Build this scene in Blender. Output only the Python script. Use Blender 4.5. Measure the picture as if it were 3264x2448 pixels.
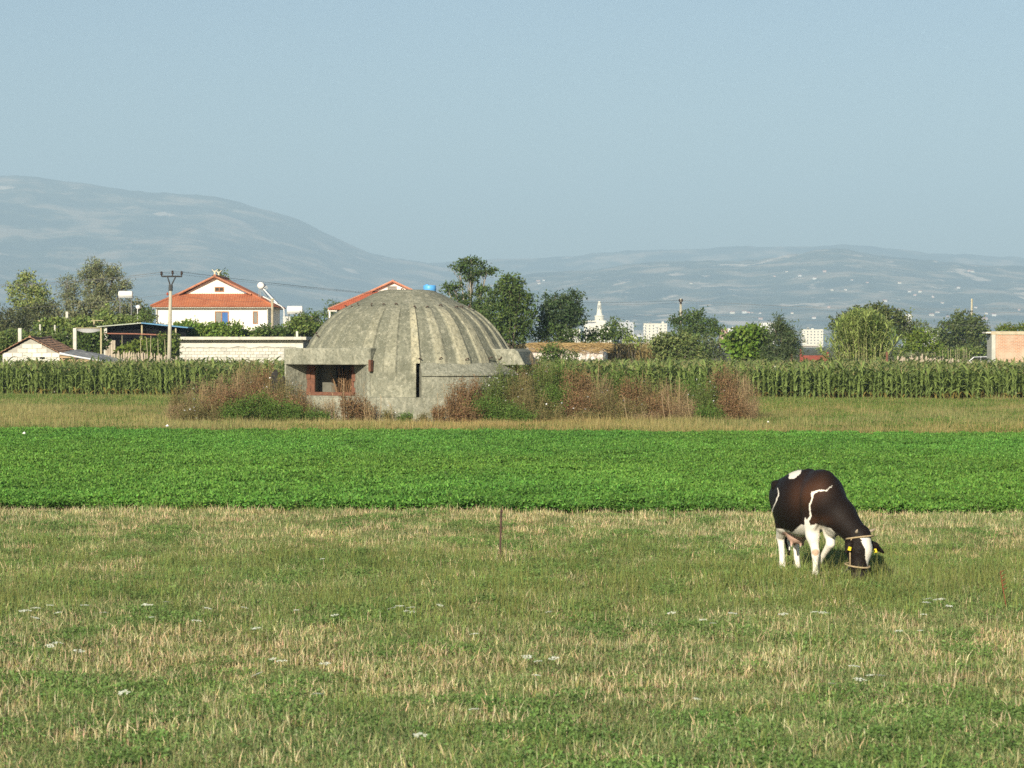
import bpy, math
import numpy as np
from mathutils import Vector, Matrix, noise as mnoise

# ------------------------------------------------------------------ scene, camera, sky, sun
sc = bpy.context.scene
for o in list(bpy.data.objects):
    bpy.data.objects.remove(o)
LENS = 94.0
F = LENS / 36.0 * 3264.0          # focal length in photograph pixels
CX, CY, HOR, CAMZ = 1632.0, 1224.0, 1098.0, 3.0
PITCH = math.atan((CY - HOR) / F)
cam_d = bpy.data.cameras.new('camera'); cam_d.lens = LENS; cam_d.sensor_width = 36
cam_d.dof.use_dof = True; cam_d.dof.focus_distance = 62.0; cam_d.dof.aperture_fstop = 6.3; cam_d.clip_start = 0.5; cam_d.clip_end = 40000
cam = bpy.data.objects.new('camera', cam_d); sc.collection.objects.link(cam)
cam.location = (0, 0, CAMZ); cam.rotation_euler = (math.pi / 2 - PITCH, 0, 0)
sc.camera = cam

SUN_AZ, SUN_EL = math.radians(198.0), math.radians(21.0)   # azimuth clockwise from +Y: behind the camera, a little left
to_sun = Vector((math.sin(SUN_AZ) * math.cos(SUN_EL), math.cos(SUN_AZ) * math.cos(SUN_EL), math.sin(SUN_EL)))
world = bpy.data.worlds.new('World'); sc.world = world; world.use_nodes = True
wn = world.node_tree.nodes; wl = world.node_tree.links
sky = wn.new('ShaderNodeTexSky'); sky.sky_type = 'NISHITA'; sky.sun_disc = False
sky.sun_elevation = SUN_EL; sky.sun_rotation = SUN_AZ
sky.altitude = 10; sky.air_density = 0.85; sky.dust_density = 0.7; sky.ozone_density = 1.5
bg = wn['Background']; bg.inputs['Strength'].default_value = 0.05
wl.new(sky.outputs[0], bg.inputs[0])
sun_d = bpy.data.lights.new('sun', 'SUN'); sun_d.energy = 5.0; sun_d.angle = math.radians(0.55)
sun_d.color = (1.0, 0.905, 0.73)
sun = bpy.data.objects.new('sun', sun_d); sc.collection.objects.link(sun)
sun.rotation_euler = to_sun.to_track_quat('Z', 'Y').to_euler(); sun.location = (0, -20, 60)
sc.view_settings.view_transform = 'Standard'; sc.view_settings.look = 'None'
sc.view_settings.exposure = 0.90; sc.view_settings.gamma = 1.0; sc.view_settings.use_curve_mapping = False
sc.render.engine = 'CYCLES'
sc.cycles.use_denoising = False
try:
    sc.cycles.denoiser = 'OPENIMAGEDENOISE'
except Exception:
    pass
sc.cycles.max_bounces = 6; sc.cycles.diffuse_bounces = 3; sc.cycles.transparent_max_bounces = 16
sc.cycles.transmission_bounces = 4; sc.cycles.volume_bounces = 0
sc.cycles.sample_clamp_indirect = 6
HAZE_DENSITY = 1.5e-4
HAZE_COLOR = (0.50, 0.72, 0.93)

rng = np.random.default_rng(11)
CFW = np.array([0, math.cos(PITCH), -math.sin(PITCH)]); CUP = np.array([0, math.sin(PITCH), math.cos(PITCH)])

def at(x, y, Y):
    d = (x - CX) / F * np.array([1., 0, 0]) + (CY - y) / F * CUP + CFW
    return np.array([0, 0, CAMZ]) + d * (Y / d[1])
def ground(x, y):
    d = (x - CX) / F * np.array([1., 0, 0]) + (CY - y) / F * CUP + CFW
    return np.array([0, 0, CAMZ]) + d * (-CAMZ / d[2])
def project(P):
    P = np.asarray(P) - np.array([0, 0, CAMZ])
    dep = P @ CFW
    return np.stack([CX + F * P[:, 0] / dep, CY - F * (P @ CUP) / dep], 1)
def gX(x, Y):
    return at(x, HOR, Y)[0]
def gZ(y, Y):
    return at(CX, y, Y)[2]

# ------------------------------------------------------------------ materials
MATS = {}
def _mat(name):
    m = bpy.data.materials.new(name); m.use_nodes = True
    nt = m.node_tree; return m, nt, nt.nodes, nt.links, nt.nodes['Principled BSDF']
def surf(name, c1, c2=None, rough=0.8, scale=3.0, bump=0.0, bscale=None, spec=0.3, metal=0.0, detail=6, stretch=None, c3=None, s3=40.0, w3=0.4):
    """noise-mottled surface; c1..c2 by large noise, c3 specks by fine noise"""
    if name in MATS: return MATS[name]
    m, nt, N, L, B = _mat(name)
    c2 = c2 or tuple(v * 0.72 for v in c1)
    tc = N.new('ShaderNodeTexCoord'); mp = N.new('ShaderNodeMapping')
    L.new(tc.outputs['Object'], mp.inputs[0])
    if stretch: mp.inputs['Scale'].default_value = stretch
    n1 = N.new('ShaderNodeTexNoise'); n1.inputs['Scale'].default_value = scale; n1.inputs['Detail'].default_value = detail
    n1.inputs['Roughness'].default_value = 0.62
    L.new(mp.outputs[0], n1.inputs['Vector'])
    r = N.new('ShaderNodeValToRGB'); r.color_ramp.elements[0].position = 0.32; r.color_ramp.elements[1].position = 0.68
    r.color_ramp.elements[0].color = (*c2, 1); r.color_ramp.elements[1].color = (*c1, 1)
    L.new(n1.outputs[0], r.inputs[0]); out = r.outputs[0]
    if c3:
        n3 = N.new('ShaderNodeTexNoise'); n3.inputs['Scale'].default_value = s3; n3.inputs['Detail'].default_value = 4
        L.new(mp.outputs[0], n3.inputs['Vector'])
        r3 = N.new('ShaderNodeValToRGB'); r3.color_ramp.elements[0].position = 0.52; r3.color_ramp.elements[1].position = 0.66
        r3.color_ramp.elements[0].color = (0, 0, 0, 1); r3.color_ramp.elements[1].color = (w3, w3, w3, 1)
        L.new(n3.outputs[0], r3.inputs[0])
        mx = N.new('ShaderNodeMixRGB'); mx.inputs[2].default_value = (*c3, 1)
        L.new(r3.outputs[0], mx.inputs[0]); L.new(out, mx.inputs[1]); out = mx.outputs[0]
    L.new(out, B.inputs['Base Color'])
    B.inputs['Roughness'].default_value = rough; B.inputs['Metallic'].default_value = metal
    B.inputs['Specular IOR Level'].default_value = spec
    if bump:
        nb = N.new('ShaderNodeTexNoise'); nb.inputs['Scale'].default_value = bscale or scale * 4; nb.inputs['Detail'].default_value = 8
        L.new(mp.outputs[0], nb.inputs['Vector'])
        b = N.new('ShaderNodeBump'); b.inputs['Strength'].default_value = 1.0; b.inputs['Distance'].default_value = bump
        L.new(nb.outputs[0], b.inputs['Height']); L.new(b.outputs[0], B.inputs['Normal'])
    MATS[name] = m; return m
def foliage(name, trans=0.35, rough=0.55, spec=0.25, instancer=False):
    """vertex-coloured leaf with light passing through"""
    if name in MATS: return MATS[name]
    m, nt, N, L, B = _mat(name)
    a = N.new('ShaderNodeAttribute'); a.attribute_name = 'Col'; out = a.outputs['Color']
    if instancer:
        ia = N.new('ShaderNodeAttribute'); ia.attribute_type = 'INSTANCER'; ia.attribute_name = 'tint'
        mx = N.new('ShaderNodeMixRGB'); mx.blend_type = 'MULTIPLY'; mx.inputs[0].default_value = 1.0
        L.new(out, mx.inputs[1]); L.new(ia.outputs['Color'], mx.inputs[2]); out = mx.outputs[0]
    L.new(out, B.inputs['Base Color']); B.inputs['Roughness'].default_value = rough
    B.inputs['Specular IOR Level'].default_value = spec
    t = N.new('ShaderNodeBsdfTranslucent'); L.new(out, t.inputs[0])
    s = N.new('ShaderNodeMixShader'); s.inputs[0].default_value = trans
    L.new(B.outputs[0], s.inputs[1]); L.new(t.outputs[0], s.inputs[2])
    L.new(s.outputs[0], N['Material Output'].inputs['Surface'])
    MATS[name] = m; return m
def vcol(name, rough=0.6, spec=0.3, bump=0.0, bscale=60):
    if name in MATS: return MATS[name]
    m, nt, N, L, B = _mat(name)
    a = N.new('ShaderNodeAttribute'); a.attribute_name = 'Col'
    L.new(a.outputs['Color'], B.inputs['Base Color']); B.inputs['Roughness'].default_value = rough
    B.inputs['Specular IOR Level'].default_value = spec
    if bump:
        tc = N.new('ShaderNodeTexCoord'); nb = N.new('ShaderNodeTexNoise'); nb.inputs['Scale'].default_value = bscale
        nb.inputs['Detail'].default_value = 6; L.new(tc.outputs['Object'], nb.inputs['Vector'])
        b = N.new('ShaderNodeBump'); b.inputs['Distance'].default_value = bump
        L.new(nb.outputs[0], b.inputs['Height']); L.new(b.outputs[0], B.inputs['Normal'])
    MATS[name] = m; return m

# ------------------------------------------------------------------ mesh helpers
def link(o):
    sc.collection.objects.link(o); return o
def tag(o, label=None, cat=None, group=None, kind=None):
    if label: o['label'] = label
    if cat: o['category'] = cat
    if group: o['group'] = group
    if kind: o['kind'] = kind
    return o
def npmesh(name, V, Q, mat=None, col=None, smooth=False):
    V = np.asarray(V, dtype=np.float32); Q = np.asarray(Q, dtype=np.int32)
    k = Q.shape[1]
    me = bpy.data.meshes.new(name)
    me.vertices.add(len(V)); me.vertices.foreach_set('co', V.ravel())
    me.loops.add(Q.size); me.loops.foreach_set('vertex_index', Q.ravel())
    me.polygons.add(len(Q)); me.polygons.foreach_set('loop_start', np.arange(len(Q), dtype=np.int32) * k)
    me.polygons.foreach_set('use_smooth', np.full(len(Q), smooth))
    me.update(calc_edges=True)
    if col is not None:
        ca = me.color_attributes.new('Col', 'FLOAT_COLOR', 'POINT')
        c = np.ones((len(V), 4), dtype=np.float32); c[:, :3] = col
        ca.data.foreach_set('color', c.ravel())
    if mat: me.materials.append(mat)
    return me
def obj(name, me, parent=None, loc=None):
    o = bpy.data.objects.new(name, me); link(o)
    if parent: o.parent = parent
    if loc is not None: o.location = loc
    return o
def empty(name, loc, label, cat, group=None, rotz=0):
    o = bpy.data.objects.new(name, None); link(o); o.location = loc; o.rotation_euler = (0, 0, rotz)
    o.empty_display_size = 0.2
    return tag(o, label, cat, group)
class MB:
    """collects polygons in world space; build() links them as one mesh, relative to org"""
    def __init__(s, org=(0, 0, 0)): s.v = []; s.f = []; s.org = np.array(org, float)
    def add(s, V, Fc):
        n = len(s.v); s.v += [tuple(p) for p in V]; s.f += [tuple(i + n for i in f) for f in Fc]; return s
    def box(s, c, d, rz=0, ax=None, ry=0):
        c = np.array(c, float); h = np.array(d, float) / 2
        if ax is None:
            R = np.array(Matrix.Rotation(rz, 3, 'Z') @ Matrix.Rotation(ry, 3, 'Y'))
        else: R = np.array(ax, float).T
        P = [c + R @ (h * np.array(q)) for q in ((-1, -1, -1), (1, -1, -1), (1, 1, -1), (-1, 1, -1), (-1, -1, 1), (1, -1, 1), (1, 1, 1), (-1, 1, 1))]
        return s.add(P, [(0, 3, 2, 1), (4, 5, 6, 7), (0, 1, 5, 4), (1, 2, 6, 5), (2, 3, 7, 6), (3, 0, 4, 7)])
    def bb(s, x0, x1, y0, y1, z0, z1):
        return s.box(((x0 + x1) / 2, (y0 + y1) / 2, (z0 + z1) / 2), (abs(x1 - x0), abs(y1 - y0), abs(z1 - z0)))
    def prism(s, pts2, fn, lo, hi):
        """extrude a 2-D outline; fn(u,v,w)->xyz"""
        n = len(pts2)
        V = [fn(u, v, lo) for u, v in pts2] + [fn(u, v, hi) for u, v in pts2]
        return s.add(V, [tuple(range(n))[::-1], tuple(range(n, 2 * n))] + [(i, (i + 1) % n, n + (i + 1) % n, n + i) for i in range(n)])
    def tube(s, pts, rad, n=6, cap=True):
        pts = [np.array(p, float) for p in pts]
        rad = [rad] * len(pts) if np.isscalar(rad) else list(rad)
        V = []; 
        for i, p in enumerate(pts):
            t = pts[min(i + 1, len(pts) - 1)] - pts[max(i - 1, 0)]; t = t / (np.linalg.norm(t) + 1e-9)
            a = np.array([0, 0, 1.]) if abs(t[2]) < 0.9 else np.array([1., 0, 0])
            u = np.cross(t, a); u /= np.linalg.norm(u); w = np.cross(t, u)
            V += [p + rad[i] * (math.cos(2 * math.pi * k / n) * u + math.sin(2 * math.pi * k / n) * w) for k in range(n)]
        Fc = [(i * n + k, i * n + (k + 1) % n, (i + 1) * n + (k + 1) % n, (i + 1) * n + k) for i in range(len(pts) - 1) for k in range(n)]
        if cap: Fc += [tuple(range(n))[::-1], tuple(range((len(pts) - 1) * n, len(pts) * n))]
        return s.add(V, Fc)
    def lathe(s, prof, c, n=24, axis='z'):
        V = []; c = np.array(c, float)
        for r, z in prof:
            for k in range(n):
                a = 2 * math.pi * k / n
                q = (r * math.cos(a), r * math.sin(a), z)
                if axis == 'y': q = (q[0], z, q[1])
                if axis == 'x': q = (z, q[0], q[1])
                V.append(c + np.array(q))
        m = len(prof)
        return s.add(V, [(i * n + k, i * n + (k + 1) % n, (i + 1) * n + (k + 1) % n, (i + 1) * n + k) for i in range(m - 1) for k in range(n)]
                     + [tuple(range(n))[::-1], tuple(range((m - 1) * n, m * n))])
    def build(s, name, mat, parent=None, smooth=False, bevel=0, kind=None, label=None):
        me = bpy.data.meshes.new(name); me.from_pydata([tuple(np.array(p) - s.org) for p in s.v], [], s.f)
        me.materials.append(mat)
        if smooth: me.polygons.foreach_set('use_smooth', np.ones(len(me.polygons), bool))
        me.update()
        o = bpy.data.objects.new(name, me); link(o)
        if parent: o.parent = parent
        else: o.location = s.org
        if bevel:
            b = o.modifiers.new('bevel', 'BEVEL'); b.width = bevel; b.segments = 2; b.limit_method = 'ANGLE'
        if kind: o['kind'] = kind
        if label: o['label'] = label
        return o

def unit(v): return v / (np.linalg.norm(v, axis=-1, keepdims=True) + 1e-9)
def rhombs(P, A, S, L, W, fold=0.0):
    """leaf quads: base P, axis A, side S, length L, width W -> V, Q"""
    n = len(P); L = np.broadcast_to(L, (n,))[:, None]; W = np.broadcast_to(W, (n,))[:, None]
    m = P + A * L * 0.5
    V = np.stack([P, m + S * W * 0.5, P + A * L, m - S * W * 0.5], 1).reshape(-1, 3)
    return V, np.arange(4 * n).reshape(n, 4)
def rand_dirs(n, r=None):
    r = r or rng
    return unit(r.normal(size=(n, 3)))
def perp(A, n):
    return unit(np.cross(A, rand_dirs(n)))
def jit(col, n, sv=0.18, sh=0.08):
    c = np.asarray(col, float) * (1 + rng.normal(0, sv, (n, 1))) * (1 + rng.normal(0, sh, (n, 3)))
    return np.clip(c, 0.004, 0.9)
def vnoise(x, y, seed=0):
    """smooth value noise, vectorised"""
    xi = np.floor(x).astype(np.int64); yi = np.floor(y).astype(np.int64); fx = x - xi; fy = y - yi
    fx = fx * fx * (3 - 2 * fx); fy = fy * fy * (3 - 2 * fy)
    def h(a, b):
        k = (a * 374761393 + b * 668265263 + seed * 974634777) & 0xffffffff
        k = ((k ^ (k >> 13)) * 1274126177) & 0xffffffff
        return ((k ^ (k >> 16)) & 0xffff) / 65535.0
    return (h(xi, yi) * (1 - fx) + h(xi + 1, yi) * fx) * (1 - fy) + (h(xi, yi + 1) * (1 - fx) + h(xi + 1, yi + 1) * fx) * fy
def fbm(x, y, seed=0, oct=4):
    t = 0; a = 0.5; s = 0
    for i in range(oct):
        t = t + a * vnoise(x * 2 ** i, y * 2 ** i, seed + i); s += a; a *= 0.55
    return t / s

# ------------------------------------------------------------------ the ground
EDGE_NEAR = lambda X: 47.16 - 0.0974 * X         # near edge of the alfalfa
EDGE_FAR = lambda X: 86.8 - 0.168 * X            # far edge of the alfalfa
EDGE_MAIZE = lambda X: 143.2 - 0.238 * X         # foot of the maize

def make_ground():
    m, nt, N, L, B = _mat('field_soil')
    tc = N.new('ShaderNodeTexCoord')
    n1 = N.new('ShaderNodeTexNoise'); n1.inputs['Scale'].default_value = 0.6; n1.inputs['Detail'].default_value = 8
    mp = N.new('ShaderNodeMapping'); mp.inputs['Scale'].default_value = (1, 2.2, 1)
    L.new(tc.outputs['Object'], mp.inputs[0]); L.new(mp.outputs[0], n1.inputs['Vector'])
    r = N.new('ShaderNodeValToRGB'); r.color_ramp.elements[0].position = 0.3; r.color_ramp.elements[1].position = 0.7
    r.color_ramp.elements[0].color = (0.12, 0.13, 0.045, 1); r.color_ramp.elements[1].color = (0.19, 0.15, 0.07, 1)
    L.new(n1.outputs[0], r.inputs[0])
    n2 = N.new('ShaderNodeTexNoise'); n2.inputs['Scale'].default_value = 14; n2.inputs['Detail'].default_value = 6
    L.new(tc.outputs['Object'], n2.inputs['Vector'])
    mx = N.new('ShaderNodeMixRGB'); mx.blend_type = 'MULTIPLY'; mx.inputs[0].default_value = 0.7
    L.new(r.outputs[0], mx.inputs[1]); L.new(n2.outputs[0], mx.inputs[2])
    L.new(mx.outputs[0], B.inputs['Base Color']); B.inputs['Roughness'].default_value = 0.95
    B.inputs['Specular IOR Level'].default_value = 0.1
    ys = [-60, 0, 15, 60, 160, 400, 1500, 4000, 16000]; xs = [-12000, -3000, -800, -100, 0, 100, 800, 3000, 12000]
    V = [(x, y, 0) for y in ys for x in xs]; nx = len(xs)
    Q = [(j * nx + i, j * nx + i + 1, (j + 1) * nx + i + 1, (j + 1) * nx + i) for j in range(len(ys) - 1) for i in range(nx - 1)]
    o = obj('ground', npmesh('ground', V, Q, m)); tag(o, 'flat grassy farmland reaching to the hills', 'ground', kind='structure')
make_ground()

# hills: a ridge line measured in the photograph, at a distance that gives believable heights
def hill(name, label, sil, Y, depth, seed, m, rough=0.16):
    xs = np.linspace(sil[0][0], sil[-1][0], 260); top = np.interp(xs, [s[0] for s in sil], [s[1] for s in sil])
    k = np.ones(7) / 7; tp = np.convolve(np.pad(top, 3, mode='edge'), k, 'valid')
    rows = 46; V = []
    Xr = (xs - CX) / F * Y; Hr = (HOR - tp) / F * Y + CAMZ
    for j in range(rows):
        t = j / (rows - 1)                          # 0 foot .. 0.72 ridge .. 1 back
        yy = Y - depth + depth * 1.35 * t
        g = np.clip(t / 0.74, 0, 1); shape = g ** 1.25 if t <= 0.74 else np.ones(1) * (1 - ((t - 0.74) / 0.26) ** 1.5)
        px = Xr / 1350.0; py = yy / 1350.0
        nz = (fbm(px * 1.3 + seed * 7, py * 1.3 + np.zeros_like(px), seed, 5) - 0.5)
        rid = 1 - np.abs(2 * fbm(px * 1.1 + py * 0.5 + seed, px * 0.4 - py * 0.7, seed + 9, 4) - 1)
        h = Hr * shape * (1 + (rough * 2.0 * nz - rough * (1 - rid)) * (1 - g * 0.93) * (1 if t <= 0.74 else 0.3))
        h = h + (fbm(px * 9, py * 9 + np.zeros_like(px), seed + 3, 3) - 0.5) * 34 * min(1, g * 2)
        V.append(np.stack([Xr * (yy / Y) ** 0.5, np.full_like(Xr, yy), np.maximum(h, -2) - (3 if j == 0 else 0)], 1))
    V = np.concatenate(V); n = len(xs)
    i, j = np.meshgrid(np.arange(n - 1), np.arange(rows - 1)); b = (j * n + i).ravel()
    Q = np.stack([b, b + 1, b + n + 1, b + n], 1)
    o = obj(name, npmesh(name, V, Q, m, smooth=True)); tag(o, label, 'hill', kind='structure')
    return V.reshape(rows, n, 3)
def hill_mat(name, scar, scale):
    m, nt, N, L, B = _mat(name)
    tc = N.new('ShaderNodeTexCoord')
    n1 = N.new('ShaderNodeTexNoise'); n1.inputs['Scale'].default_value = scale; n1.inputs['Detail'].default_value = 9; n1.inputs['Roughness'].default_value = 0.65
    L.new(tc.outputs['Object'], n1.inputs['Vector'])
    r = N.new('ShaderNodeValToRGB'); e = r.color_ramp.elements
    e[0].position = 0.38; e[0].color = (0.012, 0.030, 0.012, 1); e[1].position = 0.62; e[1].color = (0.42, 0.33, 0.21, 1)
    e2 = e.new(0.5); e2.color = (0.075, 0.09, 0.04, 1)
    L.new(n1.outputs[0], r.inputs[0])
    mp = N.new('ShaderNodeMapping'); mp.inputs['Scale'].default_value = (1.0, 0.5, 1.7); mp.inputs['Rotation'].default_value = (0, 0.5, 0)
    L.new(tc.outputs['Object'], mp.inputs[0])
    n2 = N.new('ShaderNodeTexNoise'); n2.inputs['Scale'].default_value = scale * 1.5; n2.inputs['Detail'].default_value = 7; n2.inputs['Roughness'].default_value = 0.6
    L.new(mp.outputs[0], n2.inputs['Vector'])
    r2 = N.new('ShaderNodeValToRGB'); r2.color_ramp.elements[0].position = scar; r2.color_ramp.elements[1].position = scar + 0.05
    L.new(n2.outputs[0], r2.inputs[0])
    mx = N.new('ShaderNodeMixRGB'); mx.inputs[2].default_value = (0.70, 0.57, 0.42, 1)
    L.new(r2.outputs[0], mx.inputs[0]); L.new(r.outputs[0], mx.inputs[1])
    L.new(mx.outputs[0], B.inputs['Base Color']); B.inputs['Roughness'].default_value = 0.95
    return m
hill('mountain', 'long blue mountain ridge falling away behind the tiled house', [(-1500, 700), (-900, 610), (-400, 566), (0, 557), (70, 556), (140, 562), (210, 580), (330, 597), (450, 603), (560, 612), (680, 618), (760, 640), (850, 670), (950, 695), (1050, 745), (1150, 795), (1250, 822), (1400, 842), (1550, 865), (1700, 890), (1900, 960), (2100, 1080)], 12700, 4800, 3, hill_mat('mountain_slope', 0.64, 0.0034))
hill('far_hill', 'pale far hill crest along the skyline behind the nearer hill', [(900, 1000), (1100, 850), (1300, 840), (1600, 822), (1800, 812), (2000, 798), (2200, 790), (2350, 776), (2500, 778), (2700, 775), (2850, 790), (3000, 805), (3264, 820), (3800, 850), (4600, 930)], 14000, 3200, 5, hill_mat('far_hill_slope', 0.66, 0.0033))
HILL3 = hill('near_hill', 'scarred wooded hill dotted with pale houses behind the town', [(1000, 1060), (1300, 985), (1500, 915), (1700, 872), (1850, 857), (2000, 842), (2150, 832), (2300, 835), (2500, 812), (2620, 797), (2720, 793), (2800, 806), (2950, 826), (3100, 838), (3264, 850), (3800, 900), (4600, 960)], 10200, 4300, 8, hill_mat('near_hill_slope', 0.595, 0.0042), rough=0.2)

# ------------------------------------------------------------------ instanced stuff (grass, crops nobody could count)
def proto_collection(name, meshes):
    c = bpy.data.collections.new(name)
    for i, me in enumerate(meshes):
        o = bpy.data.objects.new('%s_%02d' % (name, i), me); c.objects.link(o)
    return c
def scatter(name, label, cat, P, rotz, scale, idx, tint, coll, tilt=None):
    me = bpy.data.meshes.new(name); n = len(P)
    me.vertices.add(n); me.vertices.foreach_set('co', np.asarray(P, np.float32).ravel())
    def attr(nm, ty, data, key):
        a = me.attributes.new(nm, ty, 'POINT'); a.data.foreach_set(key, np.asarray(data).ravel())
    r = np.zeros((n, 3), np.float32); r[:, 2] = rotz
    if tilt is not None: r[:, :2] = tilt
    s = np.asarray(scale, np.float32); s = np.repeat(s[:, None], 3, 1) if s.ndim == 1 else s
    attr('rot', 'FLOAT_VECTOR', r, 'vector'); attr('scl', 'FLOAT_VECTOR', s.astype(np.float32), 'vector')
    attr('pick', 'INT', np.asarray(idx, np.int32), 'value'); attr('tint', 'FLOAT_VECTOR', np.asarray(tint, np.float32), 'vector')
    o = obj(name, me); tag(o, label, cat, kind='stuff')
    g = bpy.data.node_groups.new(name + '_scatter', 'GeometryNodeTree')
    g.interface.new_socket('Geometry', in_out='INPUT', socket_type='NodeSocketGeometry')
    g.interface.new_socket('Geometry', in_out='OUTPUT', socket_type='NodeSocketGeometry')
    N = g.nodes; L = g.links
    gi = N.new('NodeGroupInput'); go = N.new('NodeGroupOutput')
    ci = N.new('GeometryNodeCollectionInfo'); ci.inputs['Collection'].default_value = coll
    ci.inputs['Separate Children'].default_value = True; ci.inputs['Reset Children'].default_value = True
    ip = N.new('GeometryNodeInstanceOnPoints'); ip.inputs['Pick Instance'].default_value = True
    L.new(gi.outputs[0], ip.inputs['Points']); L.new(ci.outputs[0], ip.inputs['Instance'])
    for nm, ty, sock in (('pick', 'INT', 'Instance Index'), ('rot', 'FLOAT_VECTOR', 'Rotation'), ('scl', 'FLOAT_VECTOR', 'Scale')):
        a = N.new('GeometryNodeInputNamedAttribute'); a.data_type = ty; a.inputs['Name'].default_value = nm
        L.new(a.outputs['Attribute'], ip.inputs[sock])
    L.new(ip.outputs[0], go.inputs[0])
    md = o.modifiers.new('scatter', 'NODES'); md.node_group = g
    return o
def blades(n, R, h, w, lean, col, r, hvar=0.35, tipc=None, flat=0.0):
    """grass blades on a square patch of half size R: two quads each"""
    P = np.zeros((n, 3)); P[:, :2] = r.uniform(-R, R, (n, 2))
    H = h * np.clip(1 + r.normal(0, hvar, n), 0.25, 1.9)
    a = r.uniform(0, 2 * np.pi, n); ld = np.stack([np.cos(a), np.sin(a), np.zeros(n)], 1)
    l1 = np.abs(r.normal(0, lean, n))[:, None]
    b = r.uniform(0, 2 * np.pi, n); S = np.stack([np.cos(b), np.sin(b), np.zeros(n)], 1) * (w * r.uniform(0.6, 1.3, n))[:, None] / 2
    up = np.array([0, 0, 1.0])
    M = P + up * (H * 0.55)[:, None] * (1 - flat) + ld * H[:, None] * 0.55 * l1
    T = P + up * (H * np.clip(1 - 0.5 * l1[:, 0], 0.3, 1))[:, None] * (1 - flat) + ld * H[:, None] * 1.35 * l1
    V = np.stack([P - S, P + S, M + S * 0.85, M - S * 0.85, T + S * 0.18, T - S * 0.18], 1).reshape(-1, 3)
    i = np.arange(n)[:, None] * 6
    Q = np.concatenate([i + np.array([[0, 1, 2, 3]]), i + np.array([[3, 2, 4, 5]])])
    c = np.asarray(col) * (1 + r.normal(0, 0.22, (n, 1))) * (1 + r.normal(0, 0.08, (n, 3)))
    C = np.repeat(c[:, None, :], 6, 1)
    if tipc is not None: C[:, 4:] = C[:, 4:] * 0.4 + np.asarray(tipc) * 0.6
    return V, Q, np.clip(C.reshape(-1, 3), 0.005, 0.8)
def join(parts):
    Vs, Qs, Cs = [], [], []; k = 0
    for V, Q, C in parts:
        Vs.append(V); Qs.append(Q + k); Cs.append(C); k += len(V)
    return np.concatenate(Vs), np.concatenate(Qs), np.concatenate(Cs)
FOL = foliage('grass_blade', 0.30, 0.6, 0.2, instancer=True)
GREEN = (0.172, 0.228, 0.088); STRAW = (0.57, 0.46, 0.30); OLIVE = (0.22, 0.22, 0.095)
def clover(n, R, h, col, r, L=0.03, W=0.02):
    P = np.zeros((n, 3)); P[:, :2] = r.uniform(-R, R, (n, 2))
    P[:, 2] = h * np.sqrt(r.uniform(0.02, 1, n))
    A = unit(r.normal(size=(n, 3)) * np.array([1, 1, 0.6]) + np.array([0, 0, 0.35])); S = unit(np.cross(A, unit(r.normal(size=(n, 3)) + np.array([0, 0, 0.5]))))
    V, Q = rhombs(P, A, S, L * r.uniform(0.6, 1.3, n), W * r.uniform(0.6, 1.3, n))
    c = np.clip(np.asarray(col) * (1 + r.normal(0, 0.2, (n, 1))) * (1 + r.normal(0, 0.07, (n, 3))), 0.005, 0.7)
    return V, Q, np.repeat(c, 4, 0)
pr = []
r_ = np.random.default_rng(5)
for k in range(4):      # 0-3 green grass
    pr.append(join([blades(120, 0.2, 0.085, 0.006, 0.75, GREEN, r_), blades(30, 0.2, 0.12, 0.005, 0.5, OLIVE, r_, tipc=STRAW), clover(110, 0.2, 0.075, (0.148, 0.218, 0.076), r_, .034, .012), blades(14, 0.2, 0.09, 0.007, 0.5, STRAW, r_)]))
for k in range(4):      # 4-7 straw stubble
    pr.append(join([blades(42, 0.2, 0.10, 0.0065, 0.33, STRAW, r_, 0.42), blades(26, 0.2, 0.085, 0.006, 0.9, (0.36, 0.27, 0.14), r_), blades(60, 0.2, 0.06, 0.006, 0.7, (0.18, 0.20, 0.075), r_), clover(80, 0.2, 0.06, (0.155, 0.195, 0.07), r_)]))
for k in range(3):      # 8-10 leafy low weeds
    pr.append(join([clover(230, 0.2, 0.10, (0.125, 0.20, 0.06), r_, 0.036, 0.014), blades(50, 0.2, 0.10, 0.0055, 0.6, GREEN, r_), blades(10, 0.2, 0.09, 0.007, 0.4, STRAW, r_)]))
for k in range(2):      # 11-12 taller thin grass
    pr.append(join([blades(34, 0.2, 0.19, 0.005, 0.42, (0.17, 0.21, 0.06), r_, tipc=(0.32, 0.29, 0.13)), blades(90, 0.2, 0.10, 0.0055, 0.7, GREEN, r_), clover(70, 0.2, 0.08, (0.148, 0.218, 0.076), r_)]))
for k in range(2):      # 13-14 lying straw
    pr.append(join([blades(45, 0.2, 0.15, 0.006, 1.6, STRAW, r_, flat=0.8), blades(60, 0.2, 0.06, 0.005, 0.6, OLIVE, r_)]))
GRASS = proto_collection('grass_tuft', [npmesh('grass_tuft', V, Q, FOL, C) for V, Q, C in pr])
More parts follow.
